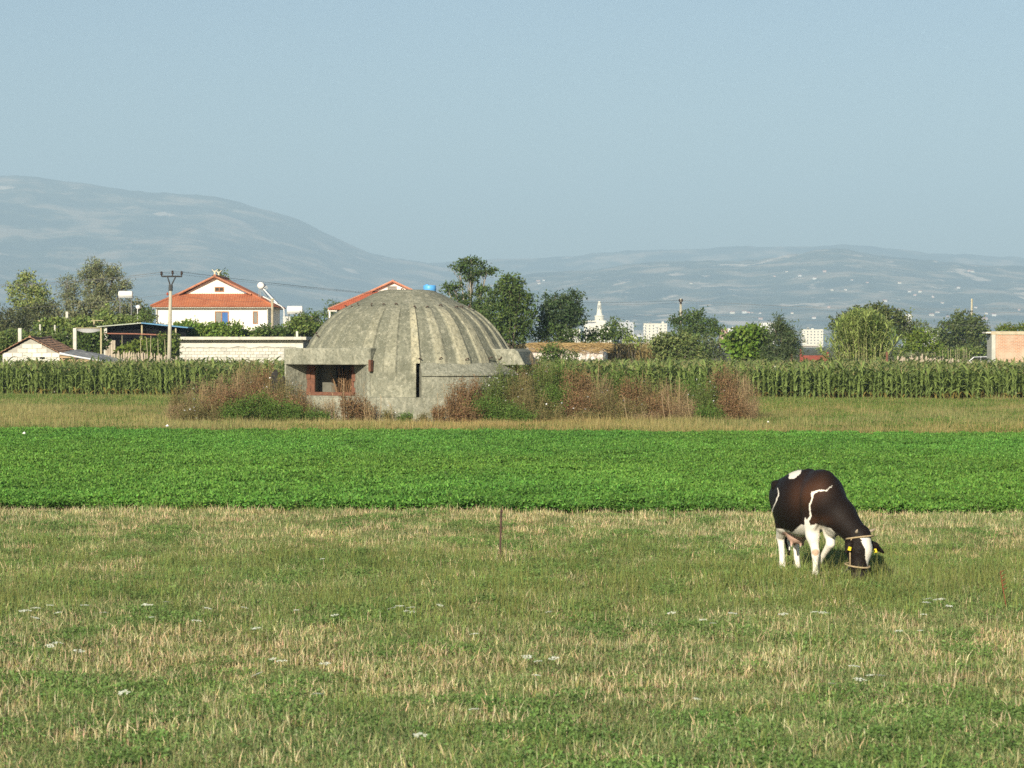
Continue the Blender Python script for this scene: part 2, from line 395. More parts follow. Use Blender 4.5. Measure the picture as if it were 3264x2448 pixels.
def scatter_near():
    P = []; 
    s = 0.20; y = 16.0
    while y < 50:
        half = 0.192 * y * 1.22 + 0.6; n = int(2 * half / s)
        x = np.linspace(-half, half, n) + rng.uniform(-s * .6, s * .6, n)
        P.append(np.stack([x, y + rng.uniform(-s * .6, s * .6, n)], 1)); y += s
        s = 0.19 + 0.0035 * (y - 16)
    P = np.concatenate(P); X, Y = P[:, 0], P[:, 1]
    edge = EDGE_NEAR(X) + 0.6 * (fbm(X * 0.8, Y * 0.3, 41) - 0.5) * 2
    keep = Y < edge + 0.1; X, Y = X[keep], Y[keep]
    wob = 2.2 * (fbm(X * 0.22, Y * 0.12, 21) - 0.5) * 2
    yb = Y + wob
    # dryness by band, measured down the photograph
    band = np.interp(yb, [16, 19, 21, 23.4, 25.2, 27.6, 28.6, 30.5, 34, 38, 40.5, 43, 47], [.18, .20, .28, .34, .58, .46, .13, .05, .07, .16, .42, .42, .72])
    n1 = fbm(X * 0.9, Y * 0.45, 3); n2 = fbm(X * 3.0, Y * 1.4, 8)
    dry = band + 0.75 * (n1 - 0.5) + 0.8 * (n2 - 0.5)
    u = rng.uniform(size=len(X)); idx = np.zeros(len(X), int)
    st = u * 0.96 + 0.02 < dry
    idx[:] = rng.integers(0, 4, len(X))
    lw = fbm(X * 1.1 + 40, Y * 0.7, 17) > 0.57
    idx[lw] = rng.integers(8, 11, lw.sum())
    idx[st] = rng.integers(4, 8, st.sum())
    cowg = np.exp(-(((X - 3.7) / 1.5) ** 2 + ((Y - 33.2) / 1.3) ** 2))
    tall = (~st) & (0.45 * cowg + np.interp(yb, [27, 30, 37, 40], [0.04, .5, .5, .06]) * (0.4 + 1.2 * fbm(X * 0.7, Y * 0.5, 77)) > rng.uniform(size=len(X)))
    idx[tall] = rng.integers(11, 13, tall.sum())
    ly = st & (rng.uniform(size=len(X)) < 0.12); idx[ly] = rng.integers(13, 15, ly.sum())
    sca = rng.uniform(0.75, 1.25, len(X)) * (0.85 + 0.5 * (fbm(X * 0.6, Y * 0.6, 33) - 0.3))
    sca = sca * (1 + .45 * cowg)
    sca = np.where((idx >= 4) & (idx < 8), np.clip(sca, 0.7, 1.15), sca)
    hue = fbm(X * 0.35, Y * 0.2, 55)[:, None]; v = (0.82 + 0.5 * fbm(X * 1.3, Y * 0.9, 66))[:, None] * rng.uniform(0.85, 1.15, (len(X), 1))
    tint = v * ((1 - hue) * np.array([0.97, 1.08, 0.95]) + hue * np.array([1.10, 1.04, 0.95]))
    scatter('meadow_grass', 'mown meadow of green grass and pale straw stubble', 'grass', np.stack([X, Y, np.zeros_like(X)], 1), rng.uniform(0, 6.28, len(X)), sca, idx, tint, GRASS)
scatter_near()

# alfalfa
pr = []
for k in range(5):
    parts = []
    for d in range(2):
        parts.append(clover(1150, 0.5, 0.21, [(0.082, 0.205, 0.036), (0.115, 0.255, 0.046)][d], r_, 0.060, 0.034))
    V, Q, C = join(parts)
    bumpz = 0.55 + 0.75 * fbm(V[:, 0] * 5 + 31 * k, V[:, 1] * 5, 90 + k); V[:, 2] *= bumpz
    pr.append((V, Q, C))
ALF = proto_collection('alfalfa_patch', [npmesh('alfalfa_patch', V, Q, FOL, C) for V, Q, C in pr])
def scatter_alfalfa():
    P = []; s = 0.72
    for y in np.arange(43, 94, s):
        half = 0.192 * y * 1.22 + 1; x = np.arange(-half, half, s)
        P.append(np.stack([x + rng.uniform(-.3, .3, len(x)), y + rng.uniform(-.3, .3, len(x))], 1))
    P = np.concatenate(P); X, Y = P.T
    w = 0.7 * (fbm(X * 0.5, Y * 0.2, 14) - 0.5)
    keep = (Y > EDGE_NEAR(X) + 0.3 + w) & (Y < EDGE_FAR(X) - 0.4 + w)
    X, Y = X[keep], Y[keep]; n = len(X)
    hue = fbm(X * 0.16, Y * 0.08, 71)[:, None]; v = (0.78 + 0.5 * fbm(X * 0.5, Y * 0.3, 72))[:, None] * rng.uniform(.88, 1.12, (n, 1))
    tint = v * ((1 - hue) * np.array([0.85, 1.0, 1.0]) + hue * np.array([1.35, 1.08, 1.0]))
    scl = np.stack([rng.uniform(.9, 1.15, n), rng.uniform(.9, 1.15, n), rng.uniform(.75, 1.2, n)], 1)
    scatter('alfalfa_field', 'strip of dense bright green alfalfa across the field', 'crop', np.stack([X, Y, np.zeros(n)], 1), rng.uniform(0, 6.28, n), scl, rng.integers(0, 5, n), tint, ALF)
scatter_alfalfa()

# dry grass strip between alfalfa and maize
pr = []
DRY = (0.28, 0.24, 0.105)
for k in range(4):
    pr.append(join([blades(260, 0.75, 0.28, 0.012, 0.35, DRY, r_, tipc=(0.36, 0.30, 0.15)), blades(520, 0.75, 0.19, 0.014, 0.6, (0.155, 0.185, 0.055), r_), clover(200, .75, .16, (0.13, 0.17, 0.05), r_, .06, .03)]))
for k in range(3):
    pr.append(join([blades(130, 0.75, 0.22, 0.012, 0.4, DRY, r_), blades(560, 0.75, 0.18, 0.014, 0.6, (0.135, 0.185, 0.048), r_), clover(260, 0.75, 0.2, (0.09, 0.16, 0.03), r_, 0.07, 0.04)]))
DG = proto_collection('dry_grass_patch', [npmesh('dry_grass_patch', V, Q, FOL, C) for V, Q, C in pr])
def scatter_dry():
    P = []; s = 0.85
    for y in np.arange(80, 158, s):
        half = 0.192 * y * 1.2 + 1; x = np.arange(-half, half, s)
        P.append(np.stack([x + rng.uniform(-.4, .4, len(x)), y + rng.uniform(-.4, .4, len(x))], 1))
    P = np.concatenate(P); X, Y = P.T
    bx = gX(1298, 105.5)
    keep = (Y > EDGE_FAR(X)) & (Y < EDGE_MAIZE(X) + 2) & (np.hypot(X - bx, Y - 105.5) > 5.2)
    X, Y = X[keep], Y[keep]; n = len(X)
    d = (Y - EDGE_FAR(X)) / (EDGE_MAIZE(X) - EDGE_FAR(X))
    dry = np.interp(d, [0, .25, .45, .7, 1], [.8, .45, .62, .3, .1]) + 1.1 * (fbm(X * 0.15, Y * 0.07, 44) - 0.5)
    idx = np.where(rng.uniform(.15, .85, n) < dry, rng.integers(0, 4, n), rng.integers(4, 7, n))
    v = (0.85 + 0.4 * fbm(X * 0.3, Y * 0.15, 45))[:, None]; hue = fbm(X * 0.1, Y * 0.05, 46)[:, None]
    tint = v * ((1 - hue) * np.array([0.85, 1.05, .95]) + hue * np.array([1.2, 1.02, .9]))
    near = np.clip((np.hypot(X - bx, Y - 105.5) - 6.0) / 6.0, 0, 1)
    scl = np.stack([np.ones(n), np.ones(n), rng.uniform(.6, 1.25, n) * (.42 + .58 * near)], 1)
    scatter('dry_grass_strip', 'strip of yellowing dry grass between alfalfa and maize', 'grass', np.stack([X, Y, np.zeros(n)], 1), rng.uniform(0, 6.28, n), scl, idx, tint, DG)
scatter_dry()

# ------------------------------------------------------------------ maize
def maize_parts(seed, dry=0.0, h=1.72):
    r = np.random.default_rng(seed)
    sv = MB(); lean = r.normal(0, 0.04, 2)
    pt = lambda z: np.array([lean[0] * z * z / 2, lean[1] * z * z / 2, z])
    sv.tube([pt(0), pt(h * .4), pt(h * .8), pt(h * .97)], [0.020, 0.017, 0.011, 0.006], 5)
    V, Q, C = [], [], []; k = 0
    nl = 13; a0 = r.uniform(0, 6.28)
    for i in range(nl):
        z = h * (0.10 + 0.80 * i / (nl - 1)); a = a0 + (i % 2) * math.pi + r.normal(0, 0.55)
        L = (0.62 + 0.30 * math.sin(math.pi * (i + 2) / (nl + 3))) * r.uniform(.8, 1.15); w = 0.105 * r.uniform(.8, 1.2)
        d = np.array([math.cos(a), math.sin(a), 0]); s = np.array([-d[1], d[0], 0]); p = pt(z)
        el = 1.15 + r.normal(0, .12); dr = r.uniform(1.5, 2.7) * (0.75 if i > nl - 4 else 1); seg = 6
        pts = [p]
        for q in range(seg):
            e = el - dr * (q / seg) ** 1.3
            pts.append(pts[-1] + (d * math.cos(e) + np.array([0, 0, 1]) * math.sin(e)) * L / seg)
        ws = [0.55, 1, 1, .9, .7, .42, .05]
        tw = r.normal(0, .5)
        for q, pp in enumerate(pts):
            sd = s * math.cos(tw * q / seg) + np.array([0, 0, 1]) * math.sin(tw * q / seg)
            V += [pp - sd * w * ws[q] / 2, pp + sd * w * ws[q] / 2]
        Q += [(k + 2 * q, k + 2 * q + 1, k + 2 * q + 3, k + 2 * q + 2) for q in range(seg)]; k += 2 * (seg + 1)
        g = np.array([0.215, 0.285, 0.082]) * r.uniform(.65, 1.3)
        if i < 2 and r.uniform() < .6: g = np.array([0.30, 0.24, 0.07])
        if dry: g = g * (1 - dry) + np.array([0.38, 0.27, 0.11]) * dry * r.uniform(.7, 1.2)
        C += [g] * (2 * (seg + 1))
    tv = MB(); top = pt(h * .95)
    for i in range(4):
        a = r.uniform(0, 6.28); e = r.uniform(.75, 1.5)
        d = np.array([math.cos(a) * math.cos(e), math.sin(a) * math.cos(e), math.sin(e)])
        tv.tube([top, top + d * r.uniform(.2, .34)], [0.007, 0.003], 3)
    return sv, (np.array(V), np.array(Q), np.array(C)), tv
MAIZE_LEAF = foliage('maize_leaf', 0.34, 0.42, 0.4)
STALK = surf('maize_stalk', (0.15, 0.21, 0.06), (0.11, 0.17, 0.045)); TASSEL = surf('maize_tassel', (0.36, 0.31, 0.15), (0.26, 0.23, 0.10))
def from_mb(name, mb, mat):
    me = bpy.data.meshes.new(name); me.from_pydata([tuple(map(float, p)) for p in mb.v], [], mb.f); me.materials.append(mat); return me
MZ = []
for k in range(6):
    sv, (V, Q, C), tv = maize_parts(100 + k)
    MZ.append((from_mb('stalk', sv, STALK), npmesh('foliage', V, Q, MAIZE_LEAF, C), from_mb('tassel', tv, TASSEL)))
def merged_maize(seed, dry=0, h=1.72, nm='maize'):
    sv, (V, Q, C), tv = maize_parts(seed, dry, h)
    me = bpy.data.meshes.new(nm); vs = [tuple(map(float, p)) for p in V]; fs = [tuple(map(int, q)) for q in Q]; mi = [0] * len(fs); cols = list(C)
    for mb, i in ((sv, 1), (tv, 2)):
        n = len(vs); vs += [tuple(map(float, p)) for p in mb.v]; fs += [tuple(a + n for a in f) for f in mb.f]; mi += [i] * len(mb.f); cols += [(0.3, 0.25, 0.1)] * len(mb.v)
    me.from_pydata(vs, [], fs)
    for m in (MAIZE_LEAF, STALK if not dry else TASSEL, TASSEL): me.materials.append(m)
    me.polygons.foreach_set('material_index', np.array(mi, np.int32))
    ca = me.color_attributes.new('Col', 'FLOAT_COLOR', 'POINT'); c = np.ones((len(vs), 4), np.float32); c[:, :3] = cols; ca.data.foreach_set('color', c.ravel())
    me.update(); return me
MZC = proto_collection('maize_crop_plant', [merged_maize(200 + k) for k in range(6)])
BUNK = np.array([gX(1298, 105.5), 105.5, 0.0])
def make_maize():
    rows = []; first = []
    Xs = np.arange(-36, 36, 0.24)
    for j in range(24):
        x = Xs + rng.uniform(-.07, .07, len(Xs)); y = EDGE_MAIZE(x) + 0.2 + 0.72 * j + rng.normal(0, .07, len(Xs)) + (fbm(x * 0.3, x * 0 + j, 5) - .5) * 0.5
        keep = rng.uniform(size=len(x)) > 0.06
        rows.append(np.stack([x[keep], y[keep], np.full(keep.sum(), j)], 1))
    A = np.concatenate(rows)
    px = project(np.stack([A[:, 0], A[:, 1], np.full(len(A), 1.8)], 1))[:, 0]
    # plants one can tell apart: the front row, in view and not behind the bunker
    front = (A[:, 2] <= 1) & (px > -20) & (px < 3290) & ~((px > 930) & (px < 1660))
    fi = np.where(front)[0]; fi = fi[np.argsort(A[fi, 2], kind='stable')][:300]
    for k, i in enumerate(fi):
        x, y, j = A[i]
        side = 'in front of the red gate and reeds' if px[i] > 1900 else 'in front of the hut and block wall'
        t = empty('maize_plant', (x, y, 0), 'tall green maize plant at the field edge ' + side, 'maize', 'maize plants ' + side, rng.uniform(0, 6.28))
        s = rng.uniform(.88, 1.12); t.scale = (s, s, s * rng.uniform(.95, 1.05))
        q = MZ[rng.integers(0, 6)]
        for nm, me in zip(('stalk', 'foliage', 'tassel'), q): obj(nm, me, t)
    rest = np.ones(len(A), bool); rest[fi] = False
    # the hut, the block building and the fences stand behind the crop: rows end in front of them
    rest &= ~((A[:, 1] > 160) & (A[:, 0] < -8))
    R = A[rest]; n = len(R)
    s = rng.uniform(.86, 1.12, n)
    scatter('maize_field', 'dense rows of green maize filling the field behind', 'maize', np.stack([R[:, 0], R[:, 1], np.zeros(n)], 1), rng.uniform(0, 6.28, n), np.stack([s, s, s * rng.uniform(.94, 1.06, n)], 1), rng.integers(0, 6, n), np.ones((n, 3)), MZC)
make_maize()
# ripe brown maize further off, right of the bunker
DRYC = proto_collection('ripe_maize_plant', [merged_maize(300 + k, 0.85, 2.9) for k in range(4)])
def make_ripe():
    P = []
    for y in np.arange(196, 214, 0.8):
        x = np.arange(gX(1560, y), gX(2120, y), 0.3); P.append(np.stack([x + rng.uniform(-.1, .1, len(x)), np.full(len(x), y) + rng.normal(0, .1, len(x)), np.zeros(len(x))], 1))
    P = np.concatenate(P); n = len(P); s = rng.uniform(.93, 1.05, n)
    scatter('ripe_maize_field', 'tan ripe maize standing behind the wrapped hay pile', 'maize', P, rng.uniform(0, 6.28, n), s, rng.integers(0, 4, n), np.ones((n, 3)), DRYC)
make_ripe()

# ------------------------------------------------------------------ the bunker
def concrete_mat(name, base, dark, ridge=False):
    m, nt, N, L, B = _mat(name)
    tc = N.new('ShaderNodeTexCoord')
    def nz(scale, det=8, st=None):
        mp = N.new('ShaderNodeMapping'); L.new(tc.outputs['Object'], mp.inputs[0])
        if st: mp.inputs['Scale'].default_value = st
        n = N.new('ShaderNodeTexNoise'); n.inputs['Scale'].default_value = scale; n.inputs['Detail'].default_value = det; n.inputs['Roughness'].default_value = 0.65
        L.new(mp.outputs[0], n.inputs['Vector']); return n.outputs[0]
    def ramp(f, p0, c0, p1, c1):
        r = N.new('ShaderNodeValToRGB'); e = r.color_ramp.elements; e[0].position = p0; e[0].color = (*c0, 1); e[1].position = p1; e[1].color = (*c1, 1)
        L.new(f, r.inputs[0]); return r.outputs[0]
    def mix(a, b, f, mode='MIX'):
        x = N.new('ShaderNodeMixRGB'); x.blend_type = mode
        (L.new(f, x.inputs[0]) if not isinstance(f, float) else setattr(x.inputs[0], 'default_value', f))
        for s, v in ((1, a), (2, b)):
            if isinstance(v, tuple): x.inputs[s].default_value = (*v, 1)
            else: L.new(v, x.inputs[s])
        return x.outputs[0]
    c = ramp(nz(1.5), 0.30, dark, 0.62, base)
    if ridge:
        a = N.new('ShaderNodeAttribute'); a.attribute_name = 'Col'
        sep = N.new('ShaderNodeSeparateColor'); L.new(a.outputs['Color'], sep.inputs[0])
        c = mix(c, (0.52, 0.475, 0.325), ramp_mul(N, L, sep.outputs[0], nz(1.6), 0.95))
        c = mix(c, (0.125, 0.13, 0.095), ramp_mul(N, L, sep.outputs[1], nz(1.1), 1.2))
    st = ramp(nz(2.2, 7, (1, 1, 0.16)), 0.5, (0, 0, 0), 0.72, (0.55, 0.55, 0.55))
    c = mix(c, (0.145, 0.15, 0.11), st)
    pt = ramp(nz(8.5, 9), 0.46, (0, 0, 0), 0.64, (0.62, 0.62, 0.62)); c = mix(c, (0.105, 0.11, 0.08), pt)
    pl = ramp(nz(6.5, 9, (1, 1, .45)), 0.52, (0, 0, 0), 0.68, (0.5, 0.5, 0.5)); c = mix(c, (0.46, 0.44, 0.34), pl)
    sp = ramp(nz(15, 3), 0.60, (0, 0, 0), 0.72, (0.55, 0.55, 0.55)); c = mix(c, (0.60, 0.58, 0.48), sp)
    sp2 = ramp(nz(17, 5), 0.58, (0, 0, 0), 0.70, (0.6, 0.6, 0.6)); c = mix(c, (0.13, 0.13, 0.105), sp2)
    L.new(c, B.inputs['Base Color']); B.inputs['Roughness'].default_value = 0.92; B.inputs['Specular IOR Level'].default_value = 0.15
    b = N.new('ShaderNodeBump'); b.inputs['Distance'].default_value = 0.05; b.inputs['Strength'].default_value = 1.0
    L.new(nz(6, 11), b.inputs['Height']); L.new(b.outputs[0], B.inputs['Normal'])
    return m
def ramp_mul(N, L, a, b, k):
    m = N.new('ShaderNodeMath'); m.operation = 'MULTIPLY'; L.new(a, m.inputs[0]); L.new(b, m.inputs[1])
    m2 = N.new('ShaderNodeMath'); m2.operation = 'MULTIPLY'; m2.use_clamp = True; L.new(m.outputs[0], m2.inputs[0]); m2.inputs[1].default_value = 2 * k
    return m2.outputs[0]
CONC = concrete_mat('weathered_concrete', (0.31, 0.31, 0.245), (0.165, 0.17, 0.13))
DOME = concrete_mat('dome_concrete', (0.28, 0.28, 0.215), (0.14, 0.145, 0.108), ridge=True)
RUST = surf('rusty_steel', (0.19, 0.085, 0.05), (0.10, 0.045, 0.03), 0.85, 9, bump=0.004)
RUSTD = surf('dark_rust', (0.085, 0.05, 0.038), (0.05, 0.03, 0.025), 0.85, 9)
def make_bunker():
    root = empty('bunker', BUNK, 'domed grey concrete bunker with ribbed roof and deep gun embrasure', 'bunker')
    ox, oy = BUNK[:2]
    prof = [(0.02, 5.16), (0.45, 5.16), (0.85, 5.15), (1.08, 5.11), (1.22, 5.03), (1.34, 5.005), (1.6, 4.87), (1.87, 4.73), (2.2, 4.58), (2.61, 4.36), (2.9, 4.15), (3.17, 3.92), (3.4, 3.68), (3.58, 3.45), (3.76, 3.18), (3.91, 2.93), (4.03, 2.75), (4.13, 2.59), (4.20, 2.46), (4.25, 2.30), (4.28, 2.1), (4.29, 1.95), (4.30, 1.8), (4.30, 1.6), (4.30, 1.3), (4.30, 0.95)]
    pr_ = np.array(prof); seg = np.concatenate([[0], np.cumsum(np.hypot(*np.diff(pr_, axis=0).T))])
    t = np.linspace(0, seg[-1], 84); R = np.interp(t, seg, pr_[:, 0]); Z = np.interp(t, seg, pr_[:, 1])
    NF = 27; nth = NF * 14; th = np.linspace(0, 2 * np.pi, nth, endpoint=False)
    rg = np.random.default_rng(3); wj = rg.uniform(-.13, .13, NF); hj = rg.uniform(.6, 1.25, NF); lite = rg.uniform(.25, 1.0, NF)
    ph = th * NF / (2 * np.pi); k = np.floor(ph).astype(int) % NF; fr = ph - np.floor(ph)
    wid = 0.5 + wj[k]
    up = np.clip((0.5 * wid - np.abs(fr - 0.5)) / 0.035 + .5, 0, 1)        # 1 on the raised rib
    amp = np.interp(Z, [0.9, 1.7, 1.78, 2.3, 4.2, 4.45, 4.7, 5.2], [0, 0.01, .055, .075, .06, .03, .0, 0])
    stepz = 1.78 + .35 * rg.uniform(-.4, .4, NF)                            # each rib ends at its own height on the wall
    lowcut = 1 / (1 + np.exp(-(Z[:, None] - stepz[k][None, :]) / 0.02))
    d = amp[:, None] * hj[k][None, :] * up[None, :] * lowcut
    wob = 0.022 * (fbm(np.cos(th)[None] * 6 + Z[:, None] * 2, np.sin(th)[None] * 6 + Z[:, None], 12) - .5) * 2 * np.clip(R / 1.2, 0, 1)[:, None]
    RR = R[:, None] + (d - 0.4 * amp[:, None] + wob)
    X = RR * np.sin(th)[None]; Yv = -RR * np.cos(th)[None]; ZZ = np.repeat(Z[:, None], nth, 1) + 0.3 * d
    az = (th + np.pi) % (2 * np.pi) - np.pi                                # 0 = toward the camera, + = right
    V = np.stack([X, Yv, ZZ], -1).reshape(-1, 3)
    i, j = np.meshgrid(np.arange(nth), np.arange(len(t) - 1)); i2 = (i + 1) % nth
    Q = np.stack([j * nth + i, (j + 1) * nth + i, (j + 1) * nth + i2, j * nth + i2], -1).reshape(-1, 4)
    ctr = V[Q].mean(1)
    EA = math.radians(-30); er = np.array([math.sin(EA), -math.cos(EA)]); et = np.array([math.cos(EA), math.sin(EA)])
    lr = ctr[:, :2] @ er; lt = ctr[:, :2] @ et
    cut = (lr > 2.0) & (lt > -2.93) & (lt < .9) & (ctr[:, 2] < 2.82)
    ca = np.degrees(np.arctan2(ctr[:, 0], -ctr[:, 1])); cut |= (ca > 6.6) & (ca < 9.2) & (ctr[:, 2] < 2.28)
    Q = Q[~cut]
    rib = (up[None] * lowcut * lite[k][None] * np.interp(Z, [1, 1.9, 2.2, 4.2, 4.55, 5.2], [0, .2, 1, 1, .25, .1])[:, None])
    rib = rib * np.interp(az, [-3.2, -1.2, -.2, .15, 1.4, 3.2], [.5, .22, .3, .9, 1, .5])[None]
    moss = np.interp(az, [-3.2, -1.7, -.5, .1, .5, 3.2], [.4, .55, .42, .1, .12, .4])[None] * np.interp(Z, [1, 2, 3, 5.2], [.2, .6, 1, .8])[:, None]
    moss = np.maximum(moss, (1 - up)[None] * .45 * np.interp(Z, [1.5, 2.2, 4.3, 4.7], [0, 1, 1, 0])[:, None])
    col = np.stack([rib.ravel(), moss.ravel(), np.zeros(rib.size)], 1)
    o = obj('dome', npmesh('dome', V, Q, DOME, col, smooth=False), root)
    def w3(r, tt, z): return (ox + er[0] * r + et[0] * tt, oy + er[1] * r + et[1] * tt, z)
    mb = MB(BUNK)                                                          # visor over the embrasure
    mb.prism([(1.9, -2.97), (4.2, -2.97), (4.28, -2.9), (4.28, .96), (4.2, 1.02), (1.9, 1.02)], lambda u, v, w: w3(u, v, w), 2.225, 2.86)
    mb.build('visor', CONC, root, bevel=0.03)
    mb = MB(BUNK); pts = [(4.24, -2.93), (4.24, -2.86), (3.18, -2.56), (2.0, -2.56), (2.0, -2.93)]; mb.prism(pts[::-1], w3, 0.93, 2.23); mb.build('embrasure_cheek', CONC, root, bevel=0.02)
    mb = MB(BUNK); pts = [(4.24, .99), (4.24, .86), (3.18, -.42), (2.0, -.42), (2.0, .99)]; mb.prism(pts, w3, 0.93, 2.23); mb.build('embrasure_cheek', CONC, root, bevel=0.02)
    mb = MB(BUNK); mb.prism([(1.9, -2.95), (4.25, -2.95), (4.25, .97), (1.9, .97)], w3, 0.9, 1.03); mb.build('embrasure_floor', CONC, root, bevel=0.02)
    mb = MB(BUNK); mb.prism([(2.25, -2.6), (2.45, -2.6), (2.45, -1.95), (2.25, -1.85)], w3, 1.0, 2.3); mb.build('inner_wall', surf('shade_toned_concrete', (0.17, 0.165, 0.135), (0.10, 0.10, 0.08), .95, 3), root)  # interior shade painted in: this wall gets a darker concrete colour
    fr_ = MB(BUNK)                                                         # rusty steel frame with square tabs
    for r0, r1, t0, t1, z0, z1 in ((3.16, 3.22, -2.58, -2.22, 1.02, 2.2), (3.22, 3.26, -2.78, -2.4, 1.66, 1.98), (3.22, 3.26, -2.78, -2.4, 1.05, 1.30), (3.16, 3.22, -.50, -.40, 1.02, 2.2), (3.20, 3.29, -.44, -.22, 1.58, 1.90), (3.20, 3.29, -.44, -.22, 1.04, 1.34)):
        fr_.prism([(r0, t0), (r1, t0), (r1, t1), (r0, t1)], w3, z0, z1)
    fr_.build('steel_frame', RUST, root)
    mb = MB(BUNK); mb.prism([(3.24, -2.4), (3.4, -2.4), (3.4, -.3), (3.24, -.3)], w3, 1.02, 1.16); mb.build('steel_sill', RUST, root)
    mb = MB(BUNK); mb.prism([(4.16, 1.0), (4.34, 1.0), (4.34, 1.1), (4.16, 1.1)], w3, 1.98, 2.42); mb.build('steel_plate', RUST, root)
    # projecting casemate beside the slot
    A = np.radians(np.linspace(8.9, 66, 16)); pv = MB(BUNK)
    sec = [(3.95, .96), (4.68, .96), (4.68, 1.80), (4.76, 1.81), (4.76, 1.87), (4.30, 2.27), (3.95, 2.36)]; n = len(sec)
    for a in A:
        pv.v += [(ox + r * math.sin(a), oy - r * math.cos(a), z + (0.02 * math.sin(9 * a) if z > 2 else 0)) for r, z in sec]
    for q in range(len(A) - 1):
        pv.f += [(q * n + s, q * n + (s + 1) % n, (q + 1) * n + (s + 1) % n, (q + 1) * n + s) for s in range(n)]
    pv.f += [tuple(range(n))[::-1], tuple(range((len(A) - 1) * n, len(A) * n))]
    pv.build('casemate', CONC, root)
    sa = math.radians(80); e2 = np.array([math.sin(sa), -math.cos(sa)]); t2 = np.array([math.cos(sa), math.sin(sa)])
    mb = MB(BUNK); mb.prism([(3.4, 2.83), (4.55, 2.83), (4.7, 2.72), (4.98, 2.2), (3.4, 2.2)], lambda u, v, w: (ox + e2[0] * u + t2[0] * w, oy + e2[1] * u + t2[1] * w, v), -1.5, 1.6)
    mb.build('side_visor', CONC, root, bevel=0.03)
    # plinth and footing
    def ring(name, r, z0, z1, nseg, m, seed, jag):
        g = np.random.default_rng(seed); a = np.linspace(0, 2 * np.pi, nseg, endpoint=False) + .1
        pts = [((r + g.uniform(-jag, jag)) * math.sin(q), -(r + g.uniform(-jag, jag)) * math.cos(q)) for q in a]
        mb = MB(BUNK); nn = len(pts)
        ins = [(3.7 * math.sin(q), -3.7 * math.cos(q)) for q in a]
        V = [(ox + x, oy + y, z0) for x, y in pts] + [(ox + x, oy + y, z1 + g.uniform(-jag, jag) * .3) for x, y in pts] + [(ox + x, oy + y, z1) for x, y in ins]
        Fc = [(i, (i + 1) % nn, nn + (i + 1) % nn, nn + i) for i in range(nn)] + [(nn + i, nn + (i + 1) % nn, 2 * nn + (i + 1) % nn, 2 * nn + i) for i in range(nn)]
        mb.add(V, Fc); return mb.build(name, m, root)
    ring('plinth', 4.95, 0.0, 1.0, 40, CONC, 4, 0.012)
    ring('footing', 5.25, -0.05, 0.17, 90, surf('broken_concrete', (0.56, 0.54, 0.46), (0.28, 0.27, 0.22), 0.95, 3.5, bump=0.03), 6, 0.05)
    # lifting hooks cast into the ribs
    def hook(a, z, s, tw):
        r = np.interp(-z, -Z, R) + 0.03; nrm = np.array([math.sin(a), -math.cos(a), 0.55]); nrm /= np.linalg.norm(nrm)
        tn = np.array([math.cos(a), math.sin(a), 0]); p = np.array([ox + r * math.sin(a), oy - r * math.cos(a), z])
        tn = tn * math.cos(tw) + np.array([0, 0, 1]) * math.sin(tw)
        pts = [p - nrm * .03]
        for q in range(7):
            b = math.pi * q / 6
            pts.append(p + nrm * (s * (.5 + .8 * math.sin(b))) + tn * s * .55 * (1 - math.cos(b)))
        mb = MB(BUNK); mb.tube(pts, 0.018, 5); mb.build('rebar_hook', RUSTD, root)
    g = np.random.default_rng(9)
    for kf in range(-8, 9):
        a = (kf + .5) * 2 * np.pi / NF + g.normal(0, .03)
        if -7 < kf < 8: hook(a, 4.47 + g.normal(0, .03), g.uniform(.07, .11), g.normal(0, .7))
        if 0 <= kf <= 7: hook(a, 2.42 + g.normal(0, .03), g.uniform(.08, .12), g.normal(.6, .5))
    hook(-.2, 5.14, .08, 0); hook(-1.15, 3.3, .07, .3); hook(-1.25, 3.4, .07, .4); hook(1.75, 2.86, .1, 0.2)
make_bunker()
def make_plate():
    p = at(888, 1215, 103.2); mb = MB((p[0], p[1], 0))
    for dx, dz, w, h in ((-.16, 0, .30, 1.95), (.12, 0, .26, 1.72)):
        mb.prism([(-w / 2, 0), (w / 2, 0), (w / 2 - .02, h), (w / 4, h + .1), (-w / 2 + .03, h - .1)], lambda u, v, q: (p[0] + dx + u, p[1] + q, v), -.03 + dx * .2, .03 + dx * .2)
    o = mb.build('scrap_plate', surf('blackened_steel', (0.028, 0.025, 0.022), (0.015, 0.013, 0.012), 0.8, 5)); tag(o, 'blackened jagged steel plate standing in weeds beside the bunker', 'scrap metal')
make_plate()

